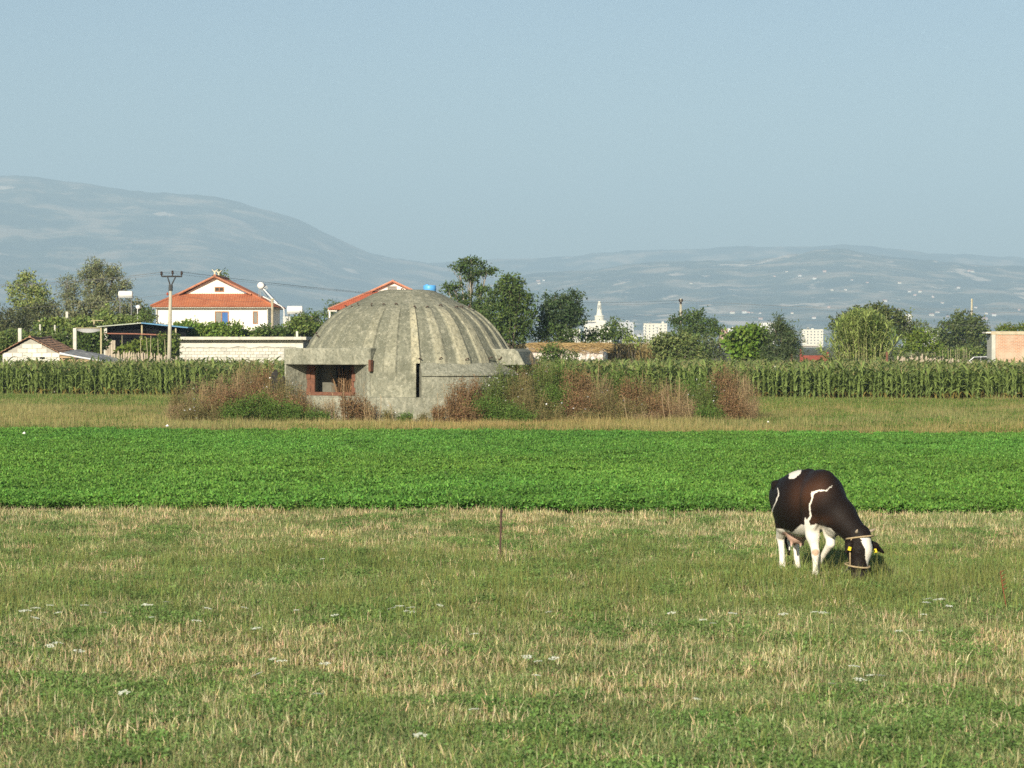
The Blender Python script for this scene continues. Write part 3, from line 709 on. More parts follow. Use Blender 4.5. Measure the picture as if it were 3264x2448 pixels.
# ------------------------------------------------------------------ weeds round the bunker
WEED = foliage('weed_leaf', 0.3, 0.7, 0.15)
def weed_mesh(h, rad, stems, leaves, colL, colS, seed, L=0.06, W=0.025, flower=0, top=0.35):
    g = np.random.default_rng(seed); parts = []
    n = stems; a = g.uniform(0, 6.28, n); b0 = np.stack([np.cos(a), np.sin(a), 0 * a], 1) * (rad * .45 * np.sqrt(g.uniform(0, 1, n)))[:, None]
    tip = np.stack([np.cos(a), np.sin(a), 0 * a], 1) * (rad * g.uniform(.3, 1.05, n))[:, None] + g.normal(0, .12 * rad, (n, 3)) * np.array([1, 1, 0])
    tip[:, 2] = h * np.clip(1 - 0.42 * (np.hypot(tip[:, 0], tip[:, 1]) / rad) ** 2 + g.normal(0, .1, n), .3, 1.2)
    m = b0 * .6 + tip * .4; m[:, 2] = tip[:, 2] * .55
    for P0, P1, w0, w1 in ((b0, m, .013, .010), (m, tip, .010, .005)):
        S = unit(np.cross(P1 - P0, g.normal(size=(n, 3))))
        V = np.stack([P0 - S * w0, P0 + S * w0, P1 + S * w1, P1 - S * w1], 1).reshape(-1, 3)
        C = np.clip(np.repeat(np.asarray(colS) * g.uniform(.6, 1.3, (n, 1)), 4, 0), .004, .7)
        parts.append((V, np.arange(4 * n).reshape(n, 4), C))
    q = g.integers(0, n, leaves); t = g.beta(1.6, 1.2, leaves) * .95 + top * .1
    t = np.clip(t, 0.05, 1)[:, None]
    P = np.where(t < .5, b0[q] + (m[q] - b0[q]) * t * 2, m[q] + (tip[q] - m[q]) * (t * 2 - 1)) + g.normal(0, .07 * rad + .03, (leaves, 3)) * (0.4 + t)
    P[:, 2] = np.abs(P[:, 2])
    A = unit(g.normal(size=(leaves, 3)) + np.array([0, 0, .7])); S = unit(np.cross(A, g.normal(size=(leaves, 3))))
    V, Q = rhombs(P, A, S, L * g.uniform(.5, 1.4, leaves), W * g.uniform(.6, 1.3, leaves))
    C = np.clip(np.asarray(colL) * g.uniform(.55, 1.4, (leaves, 1)) * (1 + g.normal(0, .08, (leaves, 3))), .004, .7)
    parts.append((V, Q, np.repeat(C, 4, 0)))
    if flower:
        q = g.integers(0, n, flower); P = tip[q] + g.normal(0, .1, (flower, 3))
        A = unit(g.normal(size=(flower, 3)) * np.array([1, 1, .2])); S = unit(np.cross(A, np.array([0, 0, 1]) + .4 * g.normal(size=(flower, 3))))
        V, Q = rhombs(P - A * .03, A, S, .075, .07); parts.append((V, Q, np.full((len(V), 3), .72)))
    return join(parts)
BROWN = (0.235, 0.150, 0.075); TAN = (0.31, 0.225, 0.125); WG = (0.105, 0.175, 0.036); OLV = (0.185, 0.165, 0.065)
def weed(px, py_top, Y, wpx, kind, seed):
    p = at(px, HOR, Y); h = max(.25, gZ(py_top, Y)) * 1.17; rad = max(.18, wpx / 2 * Y / F) * 1.12
    area = h * rad * 2
    nm, label, colL, colS, L, W, fl = {
        'brown': ('dry_weed', 'rusty brown dried weed with bare stems', BROWN, (0.27, 0.18, 0.10), .06, .03, 0),
        'tan': ('dry_weed', 'feathery tan dried weed with pale stems', TAN, (0.36, 0.27, 0.15), .05, .014, 0),
        'green': ('green_weed', 'bushy green weed', WG, (0.15, 0.17, 0.06), .075, .03, 0),
        'flower': ('flowering_weed', 'green weed topped with small white flowers', (0.125, 0.17, 0.045), (0.15, 0.17, 0.06), .07, .026, 45),
        'olive': ('olive_weed', 'half dried olive weed with thin stems', OLV, (0.25, 0.2, 0.1), .055, .02, 8)}[kind]
    V, Q, C = weed_mesh(h, rad, int(12 + 16 * area), int(900 + 2100 * area), colL, colS, seed, L, W, fl)
    where = 'left of the bunker embrasure' if px < 965 else ('at the foot of the bunker plinth' if px < 1400 else ('growing against the right side of the bunker' if px < 1700 else 'in the thicket right of the bunker'))
    o = obj(nm, npmesh(nm, V, Q, WEED, C), loc=(p[0], p[1], 0)); tag(o, label + ' ' + where, 'weed', nm.replace('_', ' ') + 's ' + where + ' (' + kind + ')')
WL = [(575, 1245, 101, 80, 'olive'), (625, 1228, 103, 110, 'tan'), (690, 1222, 104, 110, 'tan'), (735, 1208, 104, 120, 'tan'), (790, 1186, 104.5, 120, 'tan'), (845, 1196, 104, 110, 'brown'), (835, 1180, 106, 80, 'olive'), (700, 1255, 99.5, 110, 'brown'), (760, 1245, 100, 110, 'brown'), (880, 1222, 102.5, 110, 'olive'), (925, 1240, 101.3, 90, 'olive'), (950, 1262, 99.8, 80, 'brown'), (870, 1262, 100.2, 100, 'brown'), (660, 1285, 98.5, 120, 'olive'), (755, 1285, 97.5, 120, 'green'), (820, 1270, 98.2, 120, 'green'), (890, 1290, 98.0, 120, 'green'), (945, 1305, 97.6, 90, 'green'), (600, 1300, 98, 100, 'olive'), (560, 1290, 99.5, 70, 'tan'),
      (1000, 1292, 99.2, 70, 'olive'), (1050, 1280, 99.3, 70, 'tan'), (1105, 1268, 99.6, 70, 'brown'), (1150, 1275, 99.6, 60, 'brown'), (1185, 1290, 99.4, 60, 'tan'), (1235, 1310, 99.5, 50, 'olive'), (1290, 1325, 99.6, 60, 'green'), (1360, 1322, 99.5, 60, 'olive'), (1020, 1318, 98.4, 90, 'green'), (1400, 1300, 99.6, 50, 'brown'),
      (1465, 1240, 99.6, 90, 'brown'), (1500, 1232, 100.2, 100, 'brown'), (1445, 1280, 99, 80, 'brown'), (1560, 1222, 100.6, 110, 'flower'), (1540, 1275, 98.6, 110, 'green'), (1610, 1195, 102, 120, 'flower'), (1640, 1178, 104, 130, 'tan'), (1600, 1285, 98.3, 100, 'green'), (1660, 1215, 101, 130, 'olive'), (1500, 1300, 98.2, 90, 'brown'),
      (1715, 1170, 105, 130, 'tan'), (1730, 1190, 103, 130, 'flower'), (1790, 1178, 104, 120, 'green'), (1700, 1255, 99.5, 130, 'olive'), (1775, 1240, 100, 130, 'green'), (1840, 1195, 103, 120, 'brown'), (1905, 1205, 103, 120, 'tan'), (1850, 1260, 99.5, 130, 'brown'), (1930, 1255, 100, 130, 'olive'), (1960, 1200, 104, 120, 'green'), (2010, 1222, 103, 120, 'brown'), (2010, 1280, 99, 120, 'olive'), (2080, 1225, 103, 120, 'olive'), (2100, 1270, 99.6, 130, 'brown'), (2150, 1228, 102.5, 120, 'tan'), (2180, 1280, 99.2, 110, 'tan'), (2210, 1215, 104, 120, 'green'), (2250, 1240, 101.5, 110, 'flower'), (2260, 1300, 98.6, 100, 'green'), (2300, 1200, 103, 110, 'brown'), (2345, 1192, 103.5, 110, 'tan'), (2330, 1265, 99.6, 110, 'brown'), (2385, 1225, 102, 80, 'tan'), (2395, 1285, 99.5, 60, 'tan'), (1760, 1300, 98.2, 130, 'olive'), (1880, 1312, 98, 120, 'olive'), (1660, 1310, 97.8, 120, 'green'), (2060, 1318, 98, 120, 'tan')]
for k, (a, b, c, d, e) in enumerate(WL): weed(a, b, c, d, e, 500 + k)
# dead stalks grown up inside the embrasure
def embrasure_stalks():
    g = np.random.default_rng(77); EA = math.radians(-30); er = np.array([math.sin(EA), -math.cos(EA)]); et = np.array([math.cos(EA), math.sin(EA)])
    base = BUNK[:2] + er * 2.78 + et * -1.15
    V, Q, C = weed_mesh(1.2, .85, 62, 420, (0.24, 0.13, 0.06), (0.28, 0.17, 0.09), 9, .05, .012)
    u_, w_ = V[:, 0].copy(), V[:, 1].copy(); V[:, 0] = et[0] * np.clip(u_, -.9, .68) + er[0] * np.clip(w_ * .3, -.25, .35); V[:, 1] = et[1] * np.clip(u_, -.9, .68) + er[1] * np.clip(w_ * .3, -.25, .35)
    o = obj('dry_weed', npmesh('dry_weed', V, Q, WEED, C), loc=(base[0], base[1], 1.02)); tag(o, 'tangle of dead brown stalks filling the bunker embrasure', 'weed')
embrasure_stalks()
# thin bare stalks leaning in front of the plinth
def stalks():
    g = np.random.default_rng(31)
    for k, (px, top, Y) in enumerate([(985, 1255, 99), (1060, 1232, 99), (1095, 1205, 99.2), (1160, 1215, 99.4), (1215, 1262, 99.2), (1245, 1285, 98.8), (1415, 1225, 99.2), (1395, 1250, 99.4), (1990, 1265, 97.8), (2110, 1245, 97.8), (2130, 1260, 97.6), (2190, 1250, 97.9)]):
        p = at(px, HOR, Y); h = gZ(top, Y); lx = g.normal(0, .16); mb = MB((p[0], p[1], 0))
        pts = [(p[0] - lx * (1 - q) ** 2, p[1], h * q) for q in (0, .35, .7, 1)]; mb.tube(pts, [.011, .009, .007, .004], 4)
        for q in range(4):
            b = np.array(pts[2]) + (np.array(pts[3]) - np.array(pts[2])) * q / 4; mb.tube([b, b + np.array([g.normal(0, .14), g.normal(0, .1), .16])], [.005, .003], 3)
        o = mb.build('bare_stalk', surf('bleached_stalk', (0.42, 0.32, 0.19), (0.26, 0.18, 0.10)))
        tag(o, 'thin bleached bare weed stalk leaning ' + ('before the bunker plinth' if px < 1700 else 'out of the brown thicket'), 'weed', 'bare stalks ' + ('before the plinth' if px < 1700 else 'in the thicket'))
stalks()

# ------------------------------------------------------------------ the cow
def surface_nets(D, org, h):
    s = D < 0
    c = np.zeros(tuple(n - 1 for n in D.shape), np.int8)
    for dx in (0, 1):
        for dy in (0, 1):
            for dz in (0, 1):
                c += s[dx:dx + c.shape[0], dy:dy + c.shape[1], dz:dz + c.shape[2]]
    act = (c > 0) & (c < 8); I = np.argwhere(act)
    idx = -np.ones(c.shape, np.int32); idx[act] = np.arange(len(I))
    acc = np.zeros((len(I), 3)); cnt = np.zeros(len(I))
    cor = [(a, b, d) for a in (0, 1) for b in (0, 1) for d in (0, 1)]
    for a in cor:
        for ax in range(3):
            if a[ax]: continue
            b = list(a); b[ax] = 1
            va = D[I[:, 0] + a[0], I[:, 1] + a[1], I[:, 2] + a[2]]; vb = D[I[:, 0] + b[0], I[:, 1] + b[1], I[:, 2] + b[2]]
            x = (va < 0) != (vb < 0); t = np.where(x, va / np.where(np.abs(va - vb) < 1e-9, 1, va - vb), 0)
            p = np.repeat(np.array(a, float)[None], len(I), 0); p[:, ax] += t
            acc += np.where(x[:, None], p, 0); cnt += x
    V = org + (I + acc / cnt[:, None]) * h
    Qs = []
    for ax in range(3):
        u, w = [(1, 2), (2, 0), (0, 1)][ax]
        sl = [slice(1, -1)] * 3; sl[ax] = slice(0, -1); sl2 = list(sl); sl2[ax] = slice(1, None)
        A = s[tuple(sl)]; B_ = s[tuple(sl2)]; E = np.argwhere(A != B_)
        off = np.ones(3, int); off[ax] = 0; E0 = E + off
        fl = A[tuple(E.T)]
        def cell(du, dw):
            q = E0.copy(); q[:, u] -= du; q[:, w] -= dw; return idx[q[:, 0], q[:, 1], q[:, 2]]
        q = np.stack([cell(1, 1), cell(0, 1), cell(0, 0), cell(1, 0)], 1)
        q[~fl] = q[~fl][:, ::-1]; Qs.append(q)
    return V, np.concatenate(Qs)
class SDF:
    def __init__(s, lo, hi, h):
        s.lo = np.array(lo); s.h = h; n = np.ceil((np.array(hi) - s.lo) / h).astype(int) + 1
        s.D = np.full(tuple(n), 0.5, np.float32)
    def _sub(s, mn, mx):
        a = np.maximum(np.floor((mn - s.lo) / s.h).astype(int), 0); b = np.minimum(np.ceil((mx - s.lo) / s.h).astype(int) + 1, s.D.shape)
        sl = tuple(slice(p, q) for p, q in zip(a, b))
        g = np.meshgrid(*[s.lo[i] + s.h * np.arange(a[i], b[i]) for i in range(3)], indexing='ij')
        return sl, np.stack(g, -1).astype(np.float32)
    def _merge(s, sl, d, k):
        o = s.D[sl]; hh = np.clip(.5 + .5 * (o - d) / k, 0, 1); s.D[sl] = o * (1 - hh) + d * hh - k * hh * (1 - hh)
    def cone(s, a, b, ra, rb, k=.05):
        a = np.array(a, float); b = np.array(b, float); m = max(ra, rb) + 2.5 * k
        sl, P = s._sub(np.minimum(a, b) - m, np.maximum(a, b) + m)
        ab = b - a; t = np.clip(((P - a) @ ab) / (ab @ ab), 0, 1)
        s._merge(sl, np.linalg.norm(P - a - t[..., None] * ab, axis=-1) - (ra + (rb - ra) * t), k)
    def ell(s, c, r, ax, k=.08):
        c = np.array(c, float); r = np.array(r, float); m = r.max() + 2.5 * k
        sl, P = s._sub(c - m, c + m); q = (P - c) @ np.array(ax, float).T
        k0 = np.linalg.norm(q / r, axis=-1); k1 = np.linalg.norm(q / (r * r), axis=-1)
        s._merge(sl, k0 * (k0 - 1) / (k1 + 1e-6), k)
    def chain(s, pts, k=.03):
        for (p, r), (q, r2) in zip(pts[:-1], pts[1:]): s.cone(p, q, r, r2, k)
def inpoly(P, poly):
    x, y = P[:, 0], P[:, 1]; ins = np.zeros(len(P), bool); n = len(poly)
    for i in range(n):
        x0, y0 = poly[i]; x1, y1 = poly[(i + 1) % n]
        c = ((y0 > y) != (y1 > y)) & (x < (x1 - x0) * (y - y0) / (y1 - y0 + 1e-9) + x0); ins ^= c
    return ins
def near_line(P, pts, w):
    d = np.full(len(P), 1e9)
    for (a, b), wa, wb in zip(zip(pts[:-1], pts[1:]), w[:-1], w[1:]):
        a = np.array(a, float); ab = np.array(b, float) - a; t = np.clip((P - a) @ ab / (ab @ ab), 0, 1)
        d = np.minimum(d, np.linalg.norm(P - a - t[:, None] * ab, axis=1) - (wa + (wb - wa) * t))
    return d < 0
def make_cow():
    ZS = 3.77; foot = ground(2400 + 750 / ZS, 1440 + 1560 / ZS)
    rz = -math.atan2(foot[0], foot[1])
    S = SDF((-.85, -1.0, -.02), (1.0, 1.85, 1.55), .0125)
    a = math.radians(22); f = (math.sin(a), -math.cos(a), 0); l = (math.cos(a), math.sin(a), 0); zz = (0, 0, 1); AX = (f, l, zz)
    S.ell((-.15, .72, .945), (.62, .37, .43), AX, .1)
    S.ell((.07, .10, 1.03), (.40, .25, .365), AX, .10)
    S.ell((-.35, 1.22, 1.0), (.37, .24, .25), AX, .1)
    S.cone((.12, -.02, 1.30), (-.08, .55, 1.29), .105, .09, .08); S.cone((-.08, .55, 1.29), (-.40, 1.32, 1.15), .09, .085, .08)
    S.cone((-.52, 1.02, 1.17), (-.47, 1.1, 1.15), .06, .05, .07); S.cone((-.13, 1.17, 1.17), (-.18, 1.2, 1.15), .06, .05, .07)
    S.ell((-.06, -.01, .95), (.21, .10, .34), AX, .035); S.ell((.25, .10, .95), (.20, .10, .34), AX, .07)
    # right foreleg, planted
    S.chain([((-.05, .03, .76), .105), ((-.035, .0, .58), .078), ((0, -.015, .385), .050)], .05)
    S.chain([((0, -.02, .385), .054), ((.0, -.015, .33), .047), ((.0, -.005, .2), .033), ((0, 0, .115), .040), ((0, -.02, .07), .038), ((0, -.035, .03), .05)], .018)
    # left foreleg, knee bent
    S.chain([((.17, .08, .76), .10), ((.185, .0, .62), .075), ((.19, -.07, .485), .052)], .05)
    S.chain([((.19, -.07, .485), .056), ((.10, .08, .33), .034), ((.03, .20, .19), .040), ((.005, .25, .06), .048)], .018)
    S.ell((.22, -.17, .73), (.17, .10, .15), AX, .07)                               # brisket
    # neck and head
    S.cone((.09, -.03, 1.08), (.30, -.28, .85), .25, .205, .08); S.cone((.30, -.28, .85), (.49, -.48, .65), .205, .15, .06)
    P = np.array((.56, -.53, .62)); M = np.array((.53, -.64, .125)); hx = (M - P) / np.linalg.norm(M - P)
    n = np.array((.75, -.65, 0)); lat = np.array((.655, .755, 0))
    S.cone(P, P + .18 * hx, .128, .146, .04); S.cone(P + .18 * hx, M, .142, .084, .04)
    S.cone(P + .13 * hx - n * .115, M - .1 * hx - n * .04, .105, .065, .05)
    S.ell(M, (.075, .085, .06), (tuple(n), tuple(lat), (0, 0, 1)), .03)
    for sg in (-1, 1): S.cone(P + .13 * hx + n * .075 + lat * sg * .085, P + .2 * hx + n * .065 + lat * sg * .09, .035, .035, .03)
    S.cone(P - .04 * hx + n * .03, P - .07 * hx + n * .05, .075, .05, .04)
    S.chain([(P + .05 * hx + lat * .09, .028), ((.74, -.38, .485), .047), ((.845, -.33, .40), .018)], .02)
    S.chain([(P + .05 * hx - lat * .09, .028), ((.42, -.67, .52), .044), ((.375, -.70, .43), .018)], .02)
    # hind legs
    for dx, dy, t in ((0, 0, .17), (.19, .13, .16)):
        S.cone((-.41 + dx * .7, 1.12 + dy, .95), (-.40 + dx, 1.02 + dy, .66), t, .11, .08)
        S.chain([((-.40 + dx, 1.02 + dy, .66), .11), ((-.455 + dx, 1.28 + dy, .47), .058)], .06)
        S.chain([((-.455 + dx, 1.28 + dy, .48), .056), ((-.44 + dx, 1.25 + dy, .30), .038), ((-.43 + dx, 1.22 + dy, .13), .040), ((-.425 + dx, 1.2 + dy, .035), .052)], .02)
    S.ell((-.24, 1.0, .52), (.17, .13, .12), AX, .05)
    for dx, dy in ((-.07, -.05), (.05, -.06), (-.03, .06), (.08, .05)): S.cone((-.24 + dx, 1.0 + dy, .43), (-.24 + dx, 1.0 + dy, .37), .02, .014, .02)
    S.chain([((-.47, 1.50, 1.10), .05), ((-.49, 1.60, .98), .03), ((-.45, 1.62, .7), .022), ((-.37, 1.57, .42), .045), ((-.345, 1.54, .22), .02)], .02)
    V, Q = surface_nets(S.D, S.lo, S.h)
    for it in range(2):                                                            # light smoothing
        acc = np.zeros_like(V); c = np.zeros(len(V))
        for q in range(4):
            np.add.at(acc, Q[:, q], V[Q[:, (q + 1) % 4]] + V[Q[:, (q + 3) % 4]]); np.add.at(c, Q[:, q], 2)
        V = V * .5 + .5 * acc / np.maximum(c, 1)[:, None]
    # coat: dark brown with white patches
    R = np.array([[math.cos(rz), -math.sin(rz), 0], [math.sin(rz), math.cos(rz), 0], [0, 0, 1]])
    W3 = V @ R.T + foot; px = project(W3); zp = (px - np.array([2400, 1440])) * ZS
    ed = np.stack([fbm(V[:, 0] * 22 + V[:, 1] * 9, V[:, 2] * 22 + V[:, 1] * 7, 5) - .5, fbm(V[:, 0] * 22 + 50 + V[:, 1] * 9, V[:, 2] * 22, 6) - .5], 1); zq = zp + ed * 26
    nb = fbm(V[:, 0] * 3 + V[:, 1] * 3, V[:, 2] * 3, 15)[:, None]
    col = np.array([0.007, 0.0055, 0.005]) * (1 - nb) + np.array([0.014, 0.009, 0.007]) * nb
    red = np.exp(-(((zp[:, 0] - 600) / 130) ** 2 + ((zp[:, 1] - 520) / 170) ** 2)) + .7 * np.exp(-(((zp[:, 0] - 780) / 130) ** 2 + ((zp[:, 1] - 830) / 60) ** 2)) + .7 * np.exp(-(((zp[:, 0] - 800) / 120) ** 2 + ((zp[:, 1] - 420) / 130) ** 2))
    col = col + np.clip(red, 0, 1)[:, None] * np.array([0.050, 0.020, 0.009])
    white = np.zeros(len(V), bool)
    for pl in ([(625, 790), (690, 880), (760, 865), (860, 895), (940, 920), (985, 970), (1000, 1110), (1000, 1200), (960, 1300), (900, 1600), (660, 1600), (690, 1100), (640, 1000), (612, 870)],
               [(400, 1040), (575, 875), (640, 880), (720, 1000), (720, 1180), (430, 1180)], [(430, 325), (440, 215), (545, 190), (585, 215), (575, 258), (490, 325)]):
        white |= inpoly(zq, pl)
    white |= near_line(zq, [(640, 860), (690, 770), (685, 640), (705, 560), (718, 495)], [14, 11, 9, 9, 14]); white |= near_line(zq, [(718, 498), (790, 470), (880, 465), (950, 408)], [20, 9, 7, 3])
    white |= (V[:, 2] < .60) & (V[:, 1] > .6) & (zq[:, 0] < 640) & ~((V[:, 1] > 1.42 + .2 * (V[:, 0] > -.3)) & (V[:, 2] > .15))
    white |= near_line(zq, [(300, 430), (305, 520), (232, 720)], [4, 7, 5])
    head = (V[:, 1] < -.42) & (V[:, 0] > .36)
    fwd = (V - P) @ n; sd = (V - P) @ lat; dn = (V - P) @ hx
    white &= ~head
    white |= head & (fwd > .05) & (np.abs(sd + .012) < np.interp(dn, [.0, .05, .12, .3, .42], [.0, .095, .10, .07, .0]) + ed[:, 0] * .03) & (dn > -.01)
    white |= head & (dn > .43) & (fwd > .0) & (np.abs(sd) < .05)
    white |= (V[:, 2] > .35) & near_line(zq, [(1075, 1090), (1072, 1260)], [10, 8]) & (V[:, 1] < -.4)
    wc = np.array([0.72, 0.68, 0.60]) * (0.9 + .25 * nb)
    col = np.where(white[:, None], wc, col)
    hoof = V[:, 2] < .055; col[hoof] = (0.05, 0.042, 0.034)
    ud = ((V - np.array([-.24, 1.0, .5])) ** 2 / np.array([.2, .17, .14]) ** 2).sum(1) < 1; col[ud & (V[:, 2] < .56)] = (0.50, 0.33, 0.26)
    kn = np.linalg.norm(V - np.array([0, -.06, .375]), axis=1) < .045; col[kn] = (0.48, 0.34, 0.24)
    nose = head & (dn > .47); col[nose & (np.abs(sd) > .05)] = (0.03, 0.025, 0.025)
    me = npmesh('cow', V, Q, vcol('cow_coat', 0.6, 0.14, 0.006, 70), col, smooth=True)
    cow = obj('cow', me, loc=foot); cow.rotation_euler = (0, 0, rz); tag(cow, 'dark brown and white cow grazing with its head down', 'cow')
    def part(nm, mb, m, smooth=True, par=cow): return mb.build(nm, m, par, smooth)
    bone = surf('horn', (0.42, 0.35, 0.26), (0.20, 0.16, 0.12)); eye = surf('eye', (0.012, 0.009, 0.008), rough=.1, spec=.6); yel = surf('yellow_plastic', (0.75, 0.58, 0.03), (0.62, 0.46, 0.02), .5)
    rope = surf('tan_rope', (0.42, 0.33, 0.20), (0.28, 0.21, 0.12), .9, 30)
    for sg in (-1, 1):
        b = P - .05 * hx + lat * sg * .075 + n * .02; mb = MB(); mb.tube([b, b + lat * sg * .07 + n * .03 + np.array([0, 0, .01]), b + lat * sg * .10 + n * .07 + np.array([0, 0, .04])], [.026, .02, .006], 8); part('horn', mb, bone)
        mb = MB(); c = P + .165 * hx + n * .10 + lat * sg * .122; mb.lathe([(.001, -.02), (.014, -.014), (.02, 0), (.014, .014), (.001, .02)], c, 10); part('eye', mb, eye)
    for c, d in ((np.array((.735, -.40, .455)), np.array((.012, -.02, -.045))), (np.array((.425, -.70, .50)), np.array((-.012, -.01, -.045)))):
        s_ = unit(np.cross(d, np.array([.3, -1., 0]))) * .018; nn = unit(np.cross(d, s_)) * .004; mb = MB()
        q = [c + s_, c - s_, c - s_ * 1.1 + d, c + s_ * 1.1 + d]; q = [p - np.array([0, .045, 0]) for p in q]
        mb.add([p + nn for p in q] + [p - nn for p in q], [(0, 1, 2, 3), (7, 6, 5, 4), (0, 4, 5, 1), (1, 5, 6, 2), (2, 6, 7, 3), (3, 7, 4, 0)]); part('ear_tag', mb, yel, False)
    def loop(c, rx, ry, tilt):
        mb = MB(); pts = []
        for k in range(25):
            t = 2 * math.pi * k / 24; pts.append(c + n * rx * math.cos(t) + lat * ry * math.sin(t) + hx * tilt * math.cos(t))
        mb.tube(pts, .011, 6, False); return mb
    part('halter_noseband', loop(P + .37 * hx - n * .025, .165, .136, .02), rope)
    part('halter_headrope', loop(P + .02 * hx - n * .02, .182, .152, -.03), rope)
    for sg in (-1, 1):
        mb = MB(); mb.tube([P + .03 * hx + lat * sg * .152 - n * .02, P + .2 * hx + lat * sg * .152 - n * .03, P + .37 * hx + lat * sg * .134 - n * .03], .010, 5); part('halter_cheekrope', mb, rope)
    c0 = (P + .40 * hx - n * .15) @ R.T + foot; g0 = np.array([-.05, .1, -foot[2]]) + c0; 
    end = ground(2400 + 900 / ZS, 1440 + 1500 / ZS); mb = MB((end[0], end[1], 0))
    pts = [c0 + (end - c0) * t + np.array([0, 0, -.05 * math.sin(math.pi * t)]) for t in np.linspace(0, 1, 8)]; pts[-1][2] = .0
    mb.tube(pts, .012, 6); o = mb.build('tether_rope', surf('grey_rope', (0.20, 0.20, 0.20), (0.12, 0.12, 0.12), .9, 30), smooth=True); tag(o, 'short grey tether rope hanging from the cow halter', 'rope')
make_cow()

# ------------------------------------------------------------------ small things in the meadow
def make_meadow_things():
    b = ground(1592, 1815); t = at(1598, 1628, b[1]); mb = MB((b[0], b[1], 0))
    mb.tube([(b[0], b[1], -.1), tuple(t)], .016, 6); mb.tube([np.array(t) - np.array([.0, 0, .02]), np.array(t) + np.array([0.004, 0, .012])], [.022, .020], 6)
    tag(mb.build('stake', RUSTD), 'thin rusty iron stake stuck upright in the meadow', 'stake')
    b = ground(3212, 1960); mb = MB((b[0], b[1], 0)); mb.tube([(b[0], b[1], 0), (b[0] - .05, b[1], .28), (b[0] - .085, b[1], .50)], [.007, .006, .003], 5)
    for k in range(9): mb.tube([(b[0] - .05 - .004 * k, b[1], .28 + .024 * k), (b[0] - .03 - .004 * k + .03 * (-1) ** k, b[1], .31 + .024 * k)], [.006, .002], 4)
    tag(mb.build('dock_stem', surf('dock_red', (0.22, 0.06, 0.03), (0.14, 0.04, 0.02))), 'reddish dried dock stem standing alone in the grass', 'weed')
    # white umbels
    g = np.random.default_rng(12); white = surf('umbel_white', (0.62, 0.65, 0.56), (0.50, 0.53, 0.44)); stem = surf('umbel_stem', (0.12, 0.17, 0.05))
    protos = []
    for k in range(3):
        mb = MB(); h = .30
        mb.tube([(0, 0, -.01), (.01, 0, h * .6), (0, 0, h)], [.004, .003, .003], 4); st = from_mb('stem', mb, stem); mb = MB()
        for q in range(22):
            a = g.uniform(0, 6.28); r = .055 * math.sqrt(g.uniform(0, 1)); c = np.array([r * math.cos(a), r * math.sin(a), h + .012 - r * .15 + g.normal(0, .003)]); s = .012
            mb.add([c + np.array(p) * s for p in ((1, 0, 0), (0, 1, 0), (-1, 0, 0), (0, -1, 0), (0, 0, .5))], [(0, 1, 4), (1, 2, 4), (2, 3, 4), (3, 0, 4)])
        protos.append((st, from_mb('umbel', mb, white)))
    near = [(65, 1975), (80, 1988), (115, 1980), (155, 1957), (270, 1968), (462, 1963), (480, 1970), (485, 1992), (195, 1990), (100, 2010), (330, 1985), (650, 1975), (945, 1990), (1070, 1990), (1275, 1965), (1295, 1970), (1315, 1975), (1320, 1972), (1260, 1960), (1755, 1993), (180, 2090), (160, 2095), (250, 2110), (404, 2245), (880, 2135), (900, 2140), (1040, 2150), (840, 2180), (1010, 2255), (1520, 2065), (1680, 2130), (1720, 2150), (1705, 2190), (1770, 2140), (1515, 2320), (1340, 2390), (2500, 1985), (2240, 2015), (2270, 2012), (2330, 1985), (2600, 1978), (2620, 1985), (2965, 1942), (2950, 1962), (2990, 1950), (3020, 1972), (2945, 1990), (3000, 1947), (2935, 2045), (2715, 2180), (2730, 2218), (2780, 2195), (2805, 2190), (2210, 2275), (2650, 2218), (620, 2010), (770, 1960), (1390, 1960), (2150, 1990), (530, 1940), (1030, 1800), (820, 2050), (2870, 2045)]
    for k, (x, y) in enumerate(near):
        p = ground(x, y + 18); lab = 'white flat wild carrot flower head ' + ('in the grass before the cow' if x > 2050 else ('in the stubble near the stake' if x > 800 else 'in the meadow before the hut'))
        t = empty('wild_carrot', (p[0], p[1], 0), lab, 'flower', 'wild carrot flowers ' + lab.split(' head ')[1], g.uniform(0, 6.28))
        s = g.uniform(.55, 1.0); t.scale = (s, s, .65 * g.uniform(.7, 1.05)); t.rotation_euler = (g.normal(0, .12), g.normal(0, .12), g.uniform(0, 6.28))
        for nm, me in zip(('stem', 'umbel'), protos[k % 3]): obj(nm, me, t)
    # scraps of white plastic
    sm = surf('white_plastic', (0.8, 0.8, 0.78), (0.66, 0.66, 0.64), .4)
    for k, (x, y, s, w) in enumerate([(77, 1412, .11, 'lying in the alfalfa before the hut'), (533, 1386, .12, 'at the alfalfa edge before the power pole'), (327, 1262, .12, 'at the foot of the maize'), (1800, 1337, .09, 'below the brown thicket'), (2448, 1372, .09, 'in the dry grass right of the thicket'), (583, 1358, .1, 'in the dry grass before the weeds'), (1822, 1690, .05, 'among stubble behind the stake')]):
        p = ground(x, y); mb = MB((p[0], p[1], 0)); V = [(p[0] + s * q[0], p[1] + s * q[1] * .6, .24 * (y < 1600) + .05 + s * q[2] * .7) for q in ((-.5, -.3, 0), (.4, -.5, .1), (.55, .4, 0), (-.3, .5, .15), (.05, 0, .75), (0, 0, -.3))]
        mb.add(V, [(0, 1, 4), (1, 2, 4), (2, 3, 4), (3, 0, 4), (1, 0, 5), (2, 1, 5), (3, 2, 5), (0, 3, 5)]); tag(mb.build('plastic_scrap', sm), 'crumpled scrap of white plastic ' + w, 'litter')
make_meadow_things()

